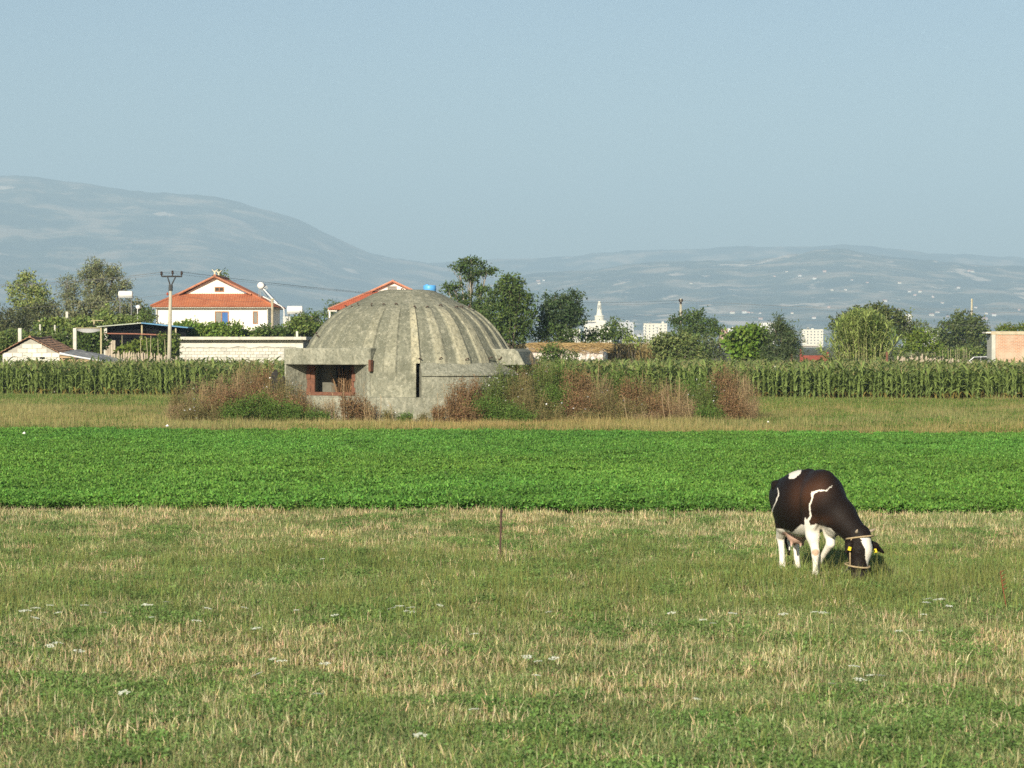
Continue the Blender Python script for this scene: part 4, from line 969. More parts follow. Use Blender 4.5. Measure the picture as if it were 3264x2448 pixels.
# ------------------------------------------------------------------ trees and shrubs
TREE = foliage('tree_leaf', 0.30, 0.55, 0.25)
BARK = surf('bark', (0.17, 0.145, 0.11), (0.085, 0.07, 0.05), 0.9, 6, bump=0.02)
BARKP = surf('pale_bark', (0.34, 0.32, 0.26), (0.20, 0.18, 0.14), 0.9, 6, bump=0.02)
def tree(name, label, Y, bx, blobs, c1, c2, leaf=(.24, .12), dens=1.0, tr=.12, cat='tree', group=None, bark=BARK, droop=0.0, tuft=.45, trunk_top=None, depth=1.0, up=0.2, seed=None):
    """blobs: (cx, cy, rx, ry) in photograph pixels at distance Y; crown of leaf tufts on real limbs"""
    g = np.random.default_rng(seed if seed is not None else int(bx * 7 + Y * 13) % 99991)
    base = np.array([gX(bx, Y), Y, 0.0]); root = empty(name, base, label, cat, group)
    cen = []; mb = MB(base); Vs, Qs, Cs = [], [], []; k = 0
    for cx, cy, rx, ry in blobs:
        R = np.array([rx, 0, ry]) * Y / F; R[1] = depth * (R[0] + R[2]) / 2
        c = at(cx, cy, Y) + np.array([0, g.normal(0, R[1] * .35), 0]); cen.append(c)
        nt = max(5, int(dens * 6.6 * (R[0] * R[2] + .35 * R[1] * (R[0] + R[2])) / (tuft * tuft)))
        d = unit(g.normal(size=(nt, 3))); rr = g.uniform(0.15, 1, nt) ** .45
        T = c + d * rr[:, None] * R * (1 + g.normal(0, .10, (nt, 1)))
        T = T[T[:, 2] > .15]; nt = len(T)
        tc = g.uniform(size=(nt, 1)) * .75 + .25 * g.uniform(); nl = 16
        P = np.repeat(T, nl, 0) + g.normal(0, tuft * .5, (nt * nl, 3)) * np.array([1, 1, .7])
        A = unit(g.normal(size=(nt * nl, 3)) + np.array([0, 0, up - droop])); S = unit(np.cross(A, g.normal(size=(nt * nl, 3)) + np.array([0, 0, .3])))
        V, Q = rhombs(P, A, S, leaf[0] * g.uniform(.6, 1.35, nt * nl), leaf[1] * g.uniform(.6, 1.3, nt * nl))
        C = (np.asarray(c1) * (1 - np.repeat(tc, nl, 0)) + np.asarray(c2) * np.repeat(tc, nl, 0)) * (1 + g.normal(0, .2, (nt * nl, 1))) * (1 + g.normal(0, .06, (nt * nl, 3))) * 1.28
        Vs.append(V); Qs.append(Q + k); k += len(V); Cs.append(np.repeat(np.clip(C, .006, .6), 4, 0))
        lo = base + (c - base) * .35; lo[:2] = base[:2] + (c[:2] - base[:2]) * .18
        mid = (lo + c) / 2 + np.array([0, 0, .12 * (c[2] - lo[2])])
        r0 = tr * .62
        mb.tube([lo, mid, c, c + np.array([0, 0, R[2] * .5])], [r0, r0 * .7, r0 * .42, r0 * .15], 6)
        for q in range(min(7, nt)):
            e = T[g.integers(0, nt)]; st = mid + (c - mid) * g.uniform(.1, 1); mb.tube([st, (st + e) / 2 + np.array([0, 0, .08]), e], [r0 * .34, r0 * .22, r0 * .08], 4)
    cc = np.mean(cen, 0); tt = base + (cc - base) * .75
    mb.tube([base - np.array([0, 0, .1]), base + (tt - base) * .4 + g.normal(0, .06, 3), tt], [tr, tr * .8, tr * .55], 8)
    V = np.concatenate(Vs); obj('crown', npmesh('crown', V - base, np.concatenate(Qs), TREE, np.concatenate(Cs)), root)
    mb.build('trunk', bark, root, smooth=True)
    return root
DG1, DG2 = (0.042, 0.072, 0.022), (0.085, 0.125, 0.032)       # dark broadleaf
BG1, BG2 = (0.080, 0.118, 0.024), (0.145, 0.19, 0.042)        # bright
OL1, OL2 = (0.105, 0.122, 0.060), (0.20, 0.215, 0.115)       # olive / willow grey
YG1, YG2 = (0.115, 0.165, 0.045), (0.20, 0.25, 0.065)
# right of the bunker
tree('locust_tree', 'tall slender locust tree with tiered branches behind the bunker', 190, 1500, [(1505, 838, 46, 14), (1462, 852, 30, 12), (1552, 866, 36, 13), (1500, 866, 36, 13), (1500, 888, 26, 12), (1445, 912, 36, 13), (1430, 928, 22, 10), (1478, 944, 34, 13), (1530, 925, 30, 18), (1465, 968, 40, 14), (1500, 1000, 58, 28), (1540, 980, 40, 28), (1510, 1050, 70, 40)], DG1, DG2, leaf=(.24, .10), dens=.72, tr=.14, bark=BARKP, tuft=.30)
tree('broad_locust_tree', 'full leafy locust tree beside the slender one', 186, 1625, [(1625, 905, 45, 28), (1605, 950, 60, 40), (1655, 955, 45, 42), (1590, 1000, 62, 38), (1650, 1010, 55, 45), (1620, 1060, 85, 40), (1560, 1045, 45, 40)], DG1, (0.095, 0.14, 0.032), leaf=(.26, .11), dens=1.0, tr=.15, tuft=.4)
tree('dark_tree', 'round dark green tree left of the white church tower', 190, 1790, [(1770, 955, 42, 28), (1820, 955, 38, 30), (1790, 990, 70, 40), (1830, 1010, 48, 36), (1775, 1030, 62, 34), (1745, 1010, 34, 30)], (0.036, 0.062, 0.026), (0.065, 0.098, 0.036), leaf=(.26, .10), dens=.95, tr=.16, tuft=.4)
tree('hedge_shrub', 'dark low shrub under the dark tree', 189, 1755, [(1740, 1062, 60, 30), (1800, 1072, 55, 26)], DG1, DG2, cat='shrub', dens=1.0, tr=.06)
tree('church_shrub', 'low green shrub in front of the white church', 192, 1900, [(1880, 1072, 40, 24), (1925, 1066, 36, 26)], (0.05, 0.085, 0.024), BG1, cat='shrub', dens=1, tr=.05)
tree('thin_tree', 'small thin tree in front of the bluish tower block', 195, 1965, [(1955, 1035, 28, 18), (1985, 1050, 26, 20), (1960, 1068, 36, 22), (1995, 1078, 30, 18)], DG1, DG2, leaf=(.22, .1), dens=.55, tr=.05, tuft=.35)
tree('pale_shrub', 'loose yellow green shrub at the edge of the ripe maize', 191, 2010, [(2000, 1080, 24, 16), (2035, 1088, 22, 14)], BG1, YG2, cat='shrub', dens=.6, tr=.04)
tree('fruit_tree', 'round fruit tree with light speckled leaves in the maize', 170, 2150, [(2120, 1085, 42, 26), (2170, 1078, 45, 28), (2200, 1110, 50, 34), (2130, 1125, 58, 34), (2180, 1150, 70, 26), (2105, 1100, 34, 26)], (0.055, 0.085, 0.026), (0.20, 0.235, 0.08), leaf=(.17, .12), dens=1.0, tr=.10, tuft=.34)
tree('flat_topped_tree', 'flat topped dark tree beside the wooden utility pole', 215, 2200, [(2210, 1002, 34, 14), (2165, 1022, 40, 18), (2225, 1030, 48, 24), (2270, 1050, 30, 34), (2200, 1060, 55, 24)], DG1, DG2, leaf=(.26, .11), dens=.9, tr=.13, tuft=.4)
tree('grey_shrub', 'grey green shrub between fruit tree and fig tree', 212, 2265, [(2255, 1095, 46, 30), (2295, 1110, 40, 28), (2240, 1128, 45, 26)], OL1, DG2, cat='shrub', dens=.8, tr=.06)
tree('fig_tree', 'bright green fig tree with big leaves behind the maize', 182, 2385, [(2385, 1062, 60, 24), (2350, 1085, 38, 32), (2420, 1085, 44, 34), (2375, 1115, 55, 34), (2405, 1140, 60, 26)], BG1, (0.13, 0.22, 0.028), leaf=(.28, .24), dens=1.15, tr=.12, tuft=.38)
tree('feathery_tree', 'dark feathery tree right of the fig tree', 180, 2495, [(2490, 1025, 24, 26), (2470, 1050, 36, 26), (2520, 1055, 30, 22), (2490, 1085, 56, 34), (2520, 1105, 40, 34), (2470, 1130, 56, 34)], (0.045, 0.070, 0.030), (0.085, 0.11, 0.045), leaf=(.30, .07), dens=.85, tr=.11, tuft=.36)
tree('back_tree', 'dark olive tree rising behind the giant reeds', 235, 2790, [(2740, 1000, 42, 24), (2800, 992, 46, 26), (2850, 1015, 44, 34), (2880, 1050, 40, 40), (2700, 1040, 60, 40)], (0.05, 0.065, 0.026), (0.10, 0.125, 0.035), leaf=(.28, .14), dens=1.0, tr=.16)
tree('bright_shrub', 'bright yellow green shrub right of the giant reeds', 185, 2930, [(2925, 1090, 50, 34), (2960, 1115, 44, 32), (2900, 1120, 50, 30)], BG1, (0.14, 0.19, 0.028), cat='shrub', dens=1.05, tr=.06)
tree('grey_bush', 'grey green low bush beside the right paling fence', 180, 2900, [(2905, 1142, 44, 16), (2950, 1146, 40, 14)], OL1, OL2, cat='shrub', dens=.9, tr=.04)
tree('tall_shrub', 'pale leaved shrub behind the bright shrub', 240, 2945, [(2930, 1055, 34, 34), (2960, 1070, 34, 34)], OL1, YG1, cat='shrub', dens=.7, tr=.06)
tree('orchard_tree', 'dark orchard tree with pale fruit left of the brick building', 312, 3070, [(3070, 1025, 46, 30), (3030, 1050, 44, 34), (3110, 1045, 44, 34), (3060, 1085, 70, 36), (3120, 1090, 46, 40), (3015, 1095, 40, 36), (3080, 1125, 70, 26)], (0.034, 0.055, 0.018), (0.12, 0.15, 0.045), leaf=(.34, .2), dens=1.0, tr=.2, tuft=.6)
tree('garden_shrub', 'low bright garden shrub behind bean poles', 305, 3040, [(3010, 1135, 55, 20), (3080, 1130, 50, 20), (2990, 1150, 40, 16)], BG1, BG2, cat='shrub', dens=.9, tr=.08, leaf=(.3, .2), tuft=.5)
tree('pear_sapling', 'small green sapling in front of the wrapped hay pile', 158, 1762, [(1760, 1115, 30, 20), (1745, 1140, 30, 24), (1785, 1135, 28, 22), (1762, 1158, 40, 16)], (0.05, 0.08, 0.022), (0.10, 0.15, 0.035), leaf=(.15, .09), dens=.75, tr=.045, tuft=.28)
tree('low_sapling', 'low scraggly sapling right of the small green one', 157, 1828, [(1826, 1135, 22, 16), (1815, 1158, 30, 14)], (0.06, 0.08, 0.026), (0.12, 0.14, 0.05), leaf=(.14, .08), dens=.6, tr=.03, tuft=.25)
# left side
tree('poplar_tree', 'pale yellow green airy tree at the far left edge', 250, 90, [(80, 880, 26, 26), (55, 920, 36, 30), (105, 915, 34, 30), (135, 935, 26, 28), (75, 955, 44, 30), (125, 965, 40, 28), (90, 990, 50, 22)], (0.14, 0.175, 0.055), (0.23, 0.265, 0.085), leaf=(.26, .16), dens=.62, tr=.13, bark=BARKP, tuft=.45)
tree('slim_willow_tree', 'slim grey green willow with a pale trunk', 245, 222, [(215, 895, 24, 20), (210, 925, 30, 26), (240, 925, 26, 26), (220, 955, 34, 24)], OL1, OL2, leaf=(.30, .07), dens=.8, tr=.13, bark=BARKP)
tree('big_willow_tree', 'big grey green willow towering over the vineyard', 240, 315, [(305, 850, 34, 24), (280, 885, 38, 30), (330, 880, 36, 34), (365, 870, 24, 34), (300, 930, 48, 34), (350, 925, 40, 34), (395, 905, 24, 28), (330, 965, 60, 28)], (0.10, 0.118, 0.055), (0.20, 0.215, 0.11), leaf=(.32, .08), dens=1.0, tr=.2)
for nm, lb, Y, bx, bl, c1, c2 in (
    ('olive_shrub', 'dark olive hedge bush at the far left edge', 236, 60, [(10, 1020, 50, 40), (75, 1015, 55, 40), (-40, 1020, 50, 40), (40, 1050, 80, 30)], (0.05, 0.06, 0.028), (0.105, 0.115, 0.05)),
    ('olive_shrub', 'olive bush below the pale airy tree', 233, 150, [(125, 990, 34, 28), (160, 985, 30, 32), (145, 1025, 55, 36)], (0.055, 0.065, 0.03), (0.115, 0.125, 0.055)),
    ('silvery_shrub', 'silvery leafed bush below the big willow', 229, 280, [(250, 985, 38, 36), (300, 985, 42, 38), (275, 1020, 58, 32), (215, 1010, 40, 36)], OL1, (0.185, 0.19, 0.10)),
    ('silvery_shrub', 'silvery bush under the white tank stand', 227, 405, [(370, 995, 40, 34), (420, 985, 38, 36), (450, 1000, 30, 32), (400, 1030, 60, 28)], OL1, (0.17, 0.175, 0.085)),
    ('yellow_shrub', 'yellow green bush between silvery bushes', 226, 335, [(335, 1000, 20, 28)], YG1, YG2),
    ('house_shrub', 'green bush against the left corner of the house', 222, 475, [(470, 1005, 24, 26), (485, 1025, 26, 20)], DG2, BG1)):
    tree(nm, lb, Y, bx, bl, c1, c2, cat='shrub', dens=.95, tr=.08)
def vine(bx, bl, Y, lb, c1=BG1, c2=BG2, leaf=(.2, .17), **k):
    tree('grape_vine', lb, Y, bx, bl, c1, c2, cat='vine', leaf=leaf, dens=1.1, tr=.04, tuft=.33, **k)
vine(40, [(-20, 1085, 50, 30), (40, 1080, 45, 28), (20, 1110, 60, 26)], 188, 'leafy grape vine behind the hut gable', DG2, (0.12, 0.16, 0.045))
vine(140, [(110, 1085, 45, 26), (170, 1082, 40, 28), (205, 1095, 34, 30), (150, 1110, 60, 20)], 187, 'leafy grape vine right of the lone concrete post', DG2, (0.12, 0.16, 0.045))
vine(200, [(140, 1035, 30, 16), (190, 1030, 34, 16), (250, 1032, 40, 18), (220, 1055, 40, 18), (160, 1060, 40, 18)], 200, 'grape vine covering the wire pergola', YG1, (0.15, 0.19, 0.05))
vine(310, [(300, 1030, 36, 18), (345, 1022, 40, 18), (400, 1025, 50, 16), (330, 1045, 30, 16)], 203, 'grape vine trailing over the pergola beside the shed', YG1, (0.15, 0.19, 0.05))
vine(285, [(265, 1085, 30, 24), (300, 1080, 34, 26), (320, 1095, 24, 22), (280, 1112, 44, 16)], 184, 'dark leafed vine under the white awning', DG1, BG1)
vine(430, [(425, 1112, 34, 20), (455, 1095, 20, 18), (400, 1125, 36, 16), (440, 1135, 44, 18)], 181, 'yellow green bushy vine in front of the dark shed', BG1, (0.17, 0.21, 0.03))
vine(500, [(492, 1108, 28, 28), (515, 1085, 16, 24), (505, 1130, 36, 20), (552, 1105, 18, 46)], 180, 'tall vine beside the power pole', (0.06, 0.10, 0.02), BG2)
for k, (x0, n_) in enumerate([(555, 'left end'), (625, 'first stretch'), (695, 'stretch under the blue window')]):
    vine(x0 + 30, [(x0, 1055, 40, 24), (x0 + 45, 1048 + 4 * k, 40, 26), (x0 + 20, 1068, 50, 18)], 198, 'bright green vine hedge above the block building, ' + n_, BG1, (0.15, 0.23, 0.035))
vine(800, [(775, 1066, 26, 14), (815, 1063, 34, 16)], 199, 'low flowering vine below the small house window', DG2, BG2)
vine(860, [(850, 1058, 34, 20), (890, 1062, 30, 18)], 199.5, 'vine below the right corner of the house', DG1, BG1)
vine(945, [(925, 1058, 34, 24), (970, 1045, 36, 30), (1000, 1060, 30, 30), (950, 1030, 26, 18)], 201, 'dense green vine beside the bunker dome', DG2, BG2)
tree('garden_tree', 'green garden tree between house and bunker', 215, 960, [(950, 1020, 26, 16), (985, 1012, 30, 22), (1010, 1030, 26, 26)], DG1, DG2, dens=.8, tr=.08)
tree('roof_poplar', 'small tree top rising behind the house ridge', 262, 705, [(705, 872, 16, 14), (700, 900, 22, 20), (715, 930, 24, 30), (705, 980, 30, 30)], DG2, BG1, dens=.9, tr=.12)
tree('eave_shrub', 'olive tree behind the eave of the second house', 250, 1060, [(1060, 975, 22, 14), (1045, 1005, 26, 24), (1050, 1040, 34, 26)], OL1, DG2, dens=.8, tr=.08)
tree('sprig_shrub', 'tall thin shrub sprigs between the houses', 240, 1015, [(1015, 1005, 24, 16), (1005, 1030, 26, 18)], OL1, DG2, dens=.22, tr=.03, leaf=(.2, .09))
# giant reeds
def reeds():
    Y = 172; g = np.random.default_rng(8); base = np.array([gX(2750, Y), Y, 0]); root = empty('giant_reed', base, 'huge yellow green clump of giant reeds above the maize', 'reeds')
    Vs, Qs, Cs = [], [], []; k = 0; mb = MB(base)
    for i in range(330):
        tx = g.normal(0, .42); tx = np.clip(tx, -1, 1); 
        topx = 2752 + tx * 138; hh = 988 + 112 * abs(tx) ** 2.1 + abs(g.normal(0, 26)); hh = min(hh, 1120)
        b = base + np.array([tx * 1.5 + g.normal(0, .2), g.normal(0, .8), 0]); t = at(topx, hh, Y + g.normal(0, 1.2))
        m = b * .45 + t * .55; m[2] = t[2] * .62; m[:2] = b[:2] * .7 + t[:2] * .3
        mb.tube([b, m, t], [.016, .013, .006], 4, False)
        nl = 26; u = np.sqrt(g.uniform(.08, 1, nl))[:, None]
        P = np.where(u < .55, b + (m - b) * u / .55, m + (t - m) * (u - .55) / .45); dirs = unit(t - m)[None]
        a = g.uniform(0, 6.28, nl); D = np.stack([np.cos(a), np.sin(a), g.normal(.55, .35, nl)], 1); D = unit(D + dirs * .6 + np.array([tx * .5, 0, 0]))
        L = g.uniform(.4, .75, nl)[:, None]; S = unit(np.cross(D, np.array([0, 0, 1]) + .2 * g.normal(size=(nl, 3)))) * .030
        Mi = P + D * L * .55; T = Mi + unit(D + np.array([0, 0, -.75])) * L * .5
        V = np.stack([P - S * .6, P + S * .6, Mi + S, Mi - S, T + S * .1, T - S * .1], 1).reshape(-1, 3); q = np.arange(nl)[:, None] * 6
        Vs.append(V); Qs.append(np.concatenate([q + np.array([[0, 1, 2, 3]]), q + np.array([[3, 2, 4, 5]])]) + k); k += len(V)
        c = np.array([0.33, 0.41, 0.12]) * g.uniform(.75, 1.25) if g.uniform() > .2 else np.array([0.16, 0.24, 0.06])
        Cs.append(np.repeat(np.clip(c * (1 + g.normal(0, .15, (nl, 1))), .01, .6), 6, 0))
    obj('foliage', npmesh('foliage', np.concatenate(Vs) - base, np.concatenate(Qs), TREE, np.concatenate(Cs)), root)
    for i in range(26):
        x = g.uniform(2690, 2830); b = at(x, 1060, Y); t = at(x + g.normal(0, 6), 985 + abs(x - 2760) * .25 + g.uniform(-18, 10), Y); mb.tube([b, t], [.016, .01], 4)
    mb.build('cane', surf('reed_cane', (0.36, 0.33, 0.17), (0.25, 0.26, 0.11)), root)
reeds()

# ------------------------------------------------------------------ wooden things
PALE_WOOD = surf('weathered_paling', (0.46, 0.40, 0.31), (0.29, 0.24, 0.18), .9, 4, stretch=(1, 1, .2)); POLEWOOD = surf('bean_pole', (0.44, 0.39, 0.24), (0.30, 0.26, 0.15))
def paling(name, label, x0, x1, Y0, Y1, top, n, seed, rail=True):
    g = np.random.default_rng(seed); base = np.array([gX((x0 + x1) / 2, (Y0 + Y1) / 2), (Y0 + Y1) / 2, 0]); root = empty(name, base, label, 'fence')
    shapes = []
    for k in range(6):
        mb = MB(); w = g.uniform(.035, .06); h = 1.0
        mb.prism([(-w, 0), (w, 0), (w * g.uniform(.7, 1), h * g.uniform(.93, .99)), (g.uniform(-.5, .5) * w, h), (-w * g.uniform(.7, 1), h * g.uniform(.93, .99))], lambda u, v, q: (u, q, v), -.012, .012); shapes.append(from_mb('picket', mb, PALE_WOOD))
    for i in range(n):
        t = (i + g.uniform(-.3, .3)) / n; px = x0 + (x1 - x0) * t; Y = Y0 + (Y1 - Y0) * t; tp = np.interp(px, [q[0] for q in top], [q[1] for q in top]) + g.normal(0, 4.5)
        o = obj('picket', shapes[g.integers(0, 6)], root); p = np.array([gX(px, Y), Y, 0]) - base; o.location = p; o.scale = (g.uniform(.8, 1.5), 1, max(.8, gZ(tp, Y))); o.rotation_euler = (g.normal(0, .03), g.normal(0, .045), g.normal(0, .2))
    if rail:
        mb = MB(base)
        for z in (.5, 1.35): mb.tube([(gX(x0, Y0), Y0 + .03, z), (gX(x1, Y1), Y1 + .03, z)], .03, 5)
        mb.build('rail', PALE_WOOD, root)
paling('paling_fence', 'irregular pale wooden paling fence in front of the power pole', 345, 700, 170.5, 168, [(345, 1138), (400, 1122), (470, 1126), (560, 1138), (640, 1148), (700, 1156)], 95, 3)
paling('paling_fence', 'irregular pale wooden paling fence left of the brick building', 2862, 3215, 163, 158, [(2862, 1138), (2950, 1140), (3100, 1152), (3215, 1160)], 105, 4)
def post(name, label, x, y0, Y, w, m, y1=None, cat='post', lean=0):
    X = gX(x, Y); z = gZ(y0, Y); h = w * Y / F / 2; mb = MB((X, Y, 0)); mb.prism([(-h, -h), (h, -h), (h, h), (-h, h)], lambda u, v, q: (X + u + lean * q, Y + v, q), 0, z); tag(mb.build(name, m, bevel=.015), label, cat)
CPOST = surf('concrete_post', (0.58, 0.57, 0.50), (0.44, 0.43, 0.37), .9, 4)
post('concrete_post', 'lone square concrete post behind the hut ridge', 64, 1046, 182, 11, CPOST)
post('concrete_post', 'tall square concrete post holding the white awning', 239, 1046, 176, 11, CPOST)
post('concrete_post', 'reddish topped concrete post above the pergola', 214, 993, 204, 8, CPOST)
post('concrete_post', 'short pergola post with pale face', 128, 1034, 199, 5, CPOST)
post('concrete_post', 'short pergola post right of another', 175, 1036, 199, 5, CPOST)
post('iron_post', 'rusty iron post in front of the giant reeds', 2827, 1122, 164, 7, RUST)
post('wooden_post', 'short pale post at the foot of the vine beside the dome', 947, 1056, 190, 7, CPOST)
post('marker_post', 'short white marker post in the maize below the fig tree', 2343, 1166, 143.5, 4, surf('white_post', (0.75, 0.74, 0.68)))
post('marker_post', 'short white marker post in the maize below the feathery tree', 2470, 1166, 143, 4, surf('white_post', (0.75, 0.74, 0.68)))
def poles(lst, name, label, group, cat='stick'):
    for k, (x0, ya, x1, yb, Y) in enumerate(lst):
        a = at(x1, yb, Y); b = np.array([gX(x0, Y), Y, 0]); b[2] = 0; mb = MB((b[0], b[1], 0)); mb.tube([b, b * .5 + a * .5 + np.array([.03, 0, 0]), a], [.028, .024, .018], 5); tag(mb.build(name, POLEWOOD, smooth=True), label, cat, group)
poles([(x, 1165, x + d, y, 300) for x, y, d in ((2982, 1112, 1), (2989, 1118, 0), (2993, 1114, 1), (3006, 1116, -2), (3021, 1110, 1), (3030, 1113, 0), (3046, 1113, -1), (3050, 1111, 1), (3056, 1111, 1), (3070, 1109, 0), (3075, 1112, 0), (3081, 1109, 0), (3090, 1119, 0))], 'bean_pole', 'thin pale bean pole standing in the garden beyond the fence', 'bean poles beyond the right fence')
poles([(447, 1140, 448, 1078, 178), (476, 1145, 466, 1075, 178.3), (474, 1145, 481, 1070, 178), (504, 1145, 503, 1080, 178.2), (528, 1140, 525, 1082, 178.4), (386, 1110, 389, 1068, 183)], 'garden_stick', 'crooked pale garden stick among the vines before the shed', 'garden sticks before the shed')

# ------------------------------------------------------------------ hut, block building, sheds
WHITE = surf('whitewash', (0.74, 0.71, 0.62), (0.62, 0.59, 0.50), .9, 1.2, c3=(0.42, 0.40, 0.33), s3=5, w3=.35)
BLOCKM = [surf('block_a', (0.58, 0.57, 0.50), (0.48, 0.47, 0.41), .9, 5), surf('block_b', (0.64, 0.62, 0.54), (0.55, 0.53, 0.46), .9, 5), surf('block_c', (0.48, 0.47, 0.42), (0.40, 0.39, 0.35), .9, 5)]
MORTAR = surf('mortar', (0.40, 0.38, 0.33), (0.30, 0.29, 0.25), .95, 3)
TILE_OLD = surf('old_clay_tile', (0.36, 0.20, 0.12), (0.20, 0.115, 0.07), .9, 3.5, c3=(0.44, 0.32, 0.22), s3=9, w3=.6)
TILE = surf('orange_roof_tile', (0.43, 0.145, 0.065), (0.32, 0.10, 0.05), .8, 1.3, c3=(0.50, 0.26, 0.15), s3=6, w3=.4)
DARKT = surf('near_black', (0.010, 0.010, 0.011), (0.005, 0.005, 0.006), .95, 2, spec=.03)
def blocks(root, base, x0, x1, Y, z0, z1, bw, bh, seed, inside=None, m=BLOCKM):
    """courses of separate blocks proud of the mortar, sharing three meshes"""
    g = np.random.default_rng(seed); meshes = []
    for mm in m:
        mb = MB(); mb.box((0, 0, 0), (bw - .018, .06, bh - .018)); meshes.append(from_mb('block', mb, mm))
    row = 0; z = z0 + bh / 2
    while z < z1 - bh * .3:
        x = x0 + bw * (.5 if row % 2 else 0); cols = []
        xs = [x0 + bw / 4] if row % 2 else []
        half = row % 2
        c = x0 + (bw / 2 if not half else bw)
        if half: cols.append((x0 + bw / 4, .5))
        while c + bw / 2 <= x1 + .01: cols.append((c, 1)); c += bw
        if x1 - (c - bw / 2) > .08: cols.append(((c - bw / 2 + x1) / 2, (x1 - (c - bw / 2)) / bw))
        for xc, s in cols:
            if inside and not inside(xc, z, bw * s / 2, bh / 2): continue
            o = obj('block', meshes[g.choice(len(m), p=[.5, .35, .15])], root); o.location = (xc - base[0], Y - base[1] + g.normal(0, .004), z - base[2]); o.scale = (s * .98, 1, 1)
        z += bh; row += 1
def make_hut():
    Y = 168; base = np.array([gX(98, Y), Y, 0]); root = empty('hut', base, 'small whitewashed block hut with sagging clay tile roof', 'hut')
    xl, xr, xa = gX(8, Y), gX(190, Y), gX(97, Y); za = gZ(1077, Y); ze = gZ(1127, Y); D = 7.4
    mb = MB(base); mb.prism([(xl, 0), (xr, 0), (xr, ze - .03), (xa, za - .06), (xl, ze - .03)], lambda u, v, q: (u, q, v), Y + .03, Y + D); mb.build('wall', MORTAR, root)
    sl = (za - ze) / (xr - xa)
    blocks(root, base, xl, xr, Y + .02, 0, za, .62, .275, 5, lambda x, z, hw, hh: z + hh * .8 < za - .05 - sl * max(abs(x + hw - xa), abs(x - hw - xa)) * .92, [WHITE, BLOCKM[1], BLOCKM[0]])
    mb = MB(base); mb.bb(gX(126, Y), gX(143, Y), Y - .025, Y + .1, gZ(1144, Y), gZ(1138, Y)); mb.build('vent', DARKT, root)
    for sg, xe in ((-1, xl - .22), (1, xr + .12)):                       # tile rows, each course a little proud
        g = np.random.default_rng(3 + sg); slm = math.hypot(xe - xa, za - ze)
        zeave = za - abs(xe - xa) * sl
        nrow = 8
        for r in range(nrow):
            mbt = MB(base); t0, t1 = r / nrow, (r + 1.25) / nrow; nn = 44
            V = []
            for q in range(nn + 1):
                yy = Y - .25 + (D + .4) * q / nn; wv = .03 * abs(math.sin(q * math.pi / 2 + .3)) + g.normal(0, .008)
                sag = -.10 * math.sin(math.pi * q / nn) - .03 * math.sin(2.3 * q / nn * math.pi)
                for t, dz in ((t0, .0), (min(t1, 1.04), .04)):
                    V.append((xa + (xe - xa) * t, yy, za + (zeave - za) * t + wv + dz + sag + .05))
            mbt.add(V, [(2 * q, 2 * q + 1, 2 * q + 3, 2 * q + 2) for q in range(nn)]); o = mbt.build('tile_course', TILE_OLD, root)
            so = o.modifiers.new('thick', 'SOLIDIFY'); so.thickness = .03
    mb = MB(base); mb.tube([(xa, Y - .28 + (D + .4) * q / 8, za + .08 - .10 * math.sin(math.pi * q / 8)) for q in range(9)], .08, 8); mb.build('ridge_tile', TILE_OLD, root)
    # lean-to with grey sheets on the right
    b2 = np.array([gX(280, Y + 1), Y + 1, 0]); r2 = empty('lean_to', b2, 'low slatted lean to roofed with crumpled grey sheeting beside the hut', 'shed')
    x0, x1 = xr + .05, gX(392, Y + 1)
    g = np.random.default_rng(14); nx, ny = 26, 9; V = []
    for i in range(nx + 1):
        for j in range(ny + 1):
            u, v = i / nx, j / ny; zt = 2.42 - .62 * u + .28 * v; x = x0 + (x1 - x0) * u + .5 * v * (1 - u)
            V.append((x, Y - .3 + 3.2 * v, zt + .05 * (fbm(np.array([u * 9.]), np.array([v * 4.]), 4)[0] - .5) * 2 - (.12 * u * (1 - v) if u > .6 else 0)))
    mb = MB(b2); mb.add(V, [(i * (ny + 1) + j, (i + 1) * (ny + 1) + j, (i + 1) * (ny + 1) + j + 1, i * (ny + 1) + j + 1) for i in range(nx) for j in range(ny)])
    o = mb.build('roof_sheet', surf('grey_sheeting', (0.30, 0.30, 0.29), (0.12, 0.12, 0.12), .6, 1.4, c3=(0.55, 0.55, 0.52), s3=3, w3=.5), r2); o.modifiers.new('thick', 'SOLIDIFY').thickness = .03
    mb = MB(b2); mb.tube([(x0 + (x1 - x0) * q, Y - .33, 2.44 - .60 * q - .05 * math.sin(3 * q)) for q in np.linspace(0, .7, 9)], [.09, .07, .05, .05, .05, .05, .05, .04, .03], 6); mb.build('plastic_edge', surf('white_film', (0.72, 0.74, 0.76), (0.6, 0.62, 0.64), .4), r2)
    for k in range(9):
        z = .35 + .235 * k; xe = x0 + (x1 - x0) * min(.8, (2.44 - z) / .62 * .82 if z > 1.85 else .8); mb = MB(b2); mb.bb(x0, xe, Y - .26 + g.normal(0, .01), Y - .22, z - .085, z + .085); mb.build('slat', surf('tan_slat', (0.42, 0.30, 0.18), (0.30, 0.21, 0.12), .9, 3, stretch=(.2, 1, 1)), r2)
    for q in (0.02, .4, .78): mb = MB(b2); mb.bb(x0 + (x1 - x0) * q, x0 + (x1 - x0) * q + .1, Y - .2, Y - .1, 0, 2.4 - .62 * q); mb.build('post', POLEWOOD, r2)
make_hut()
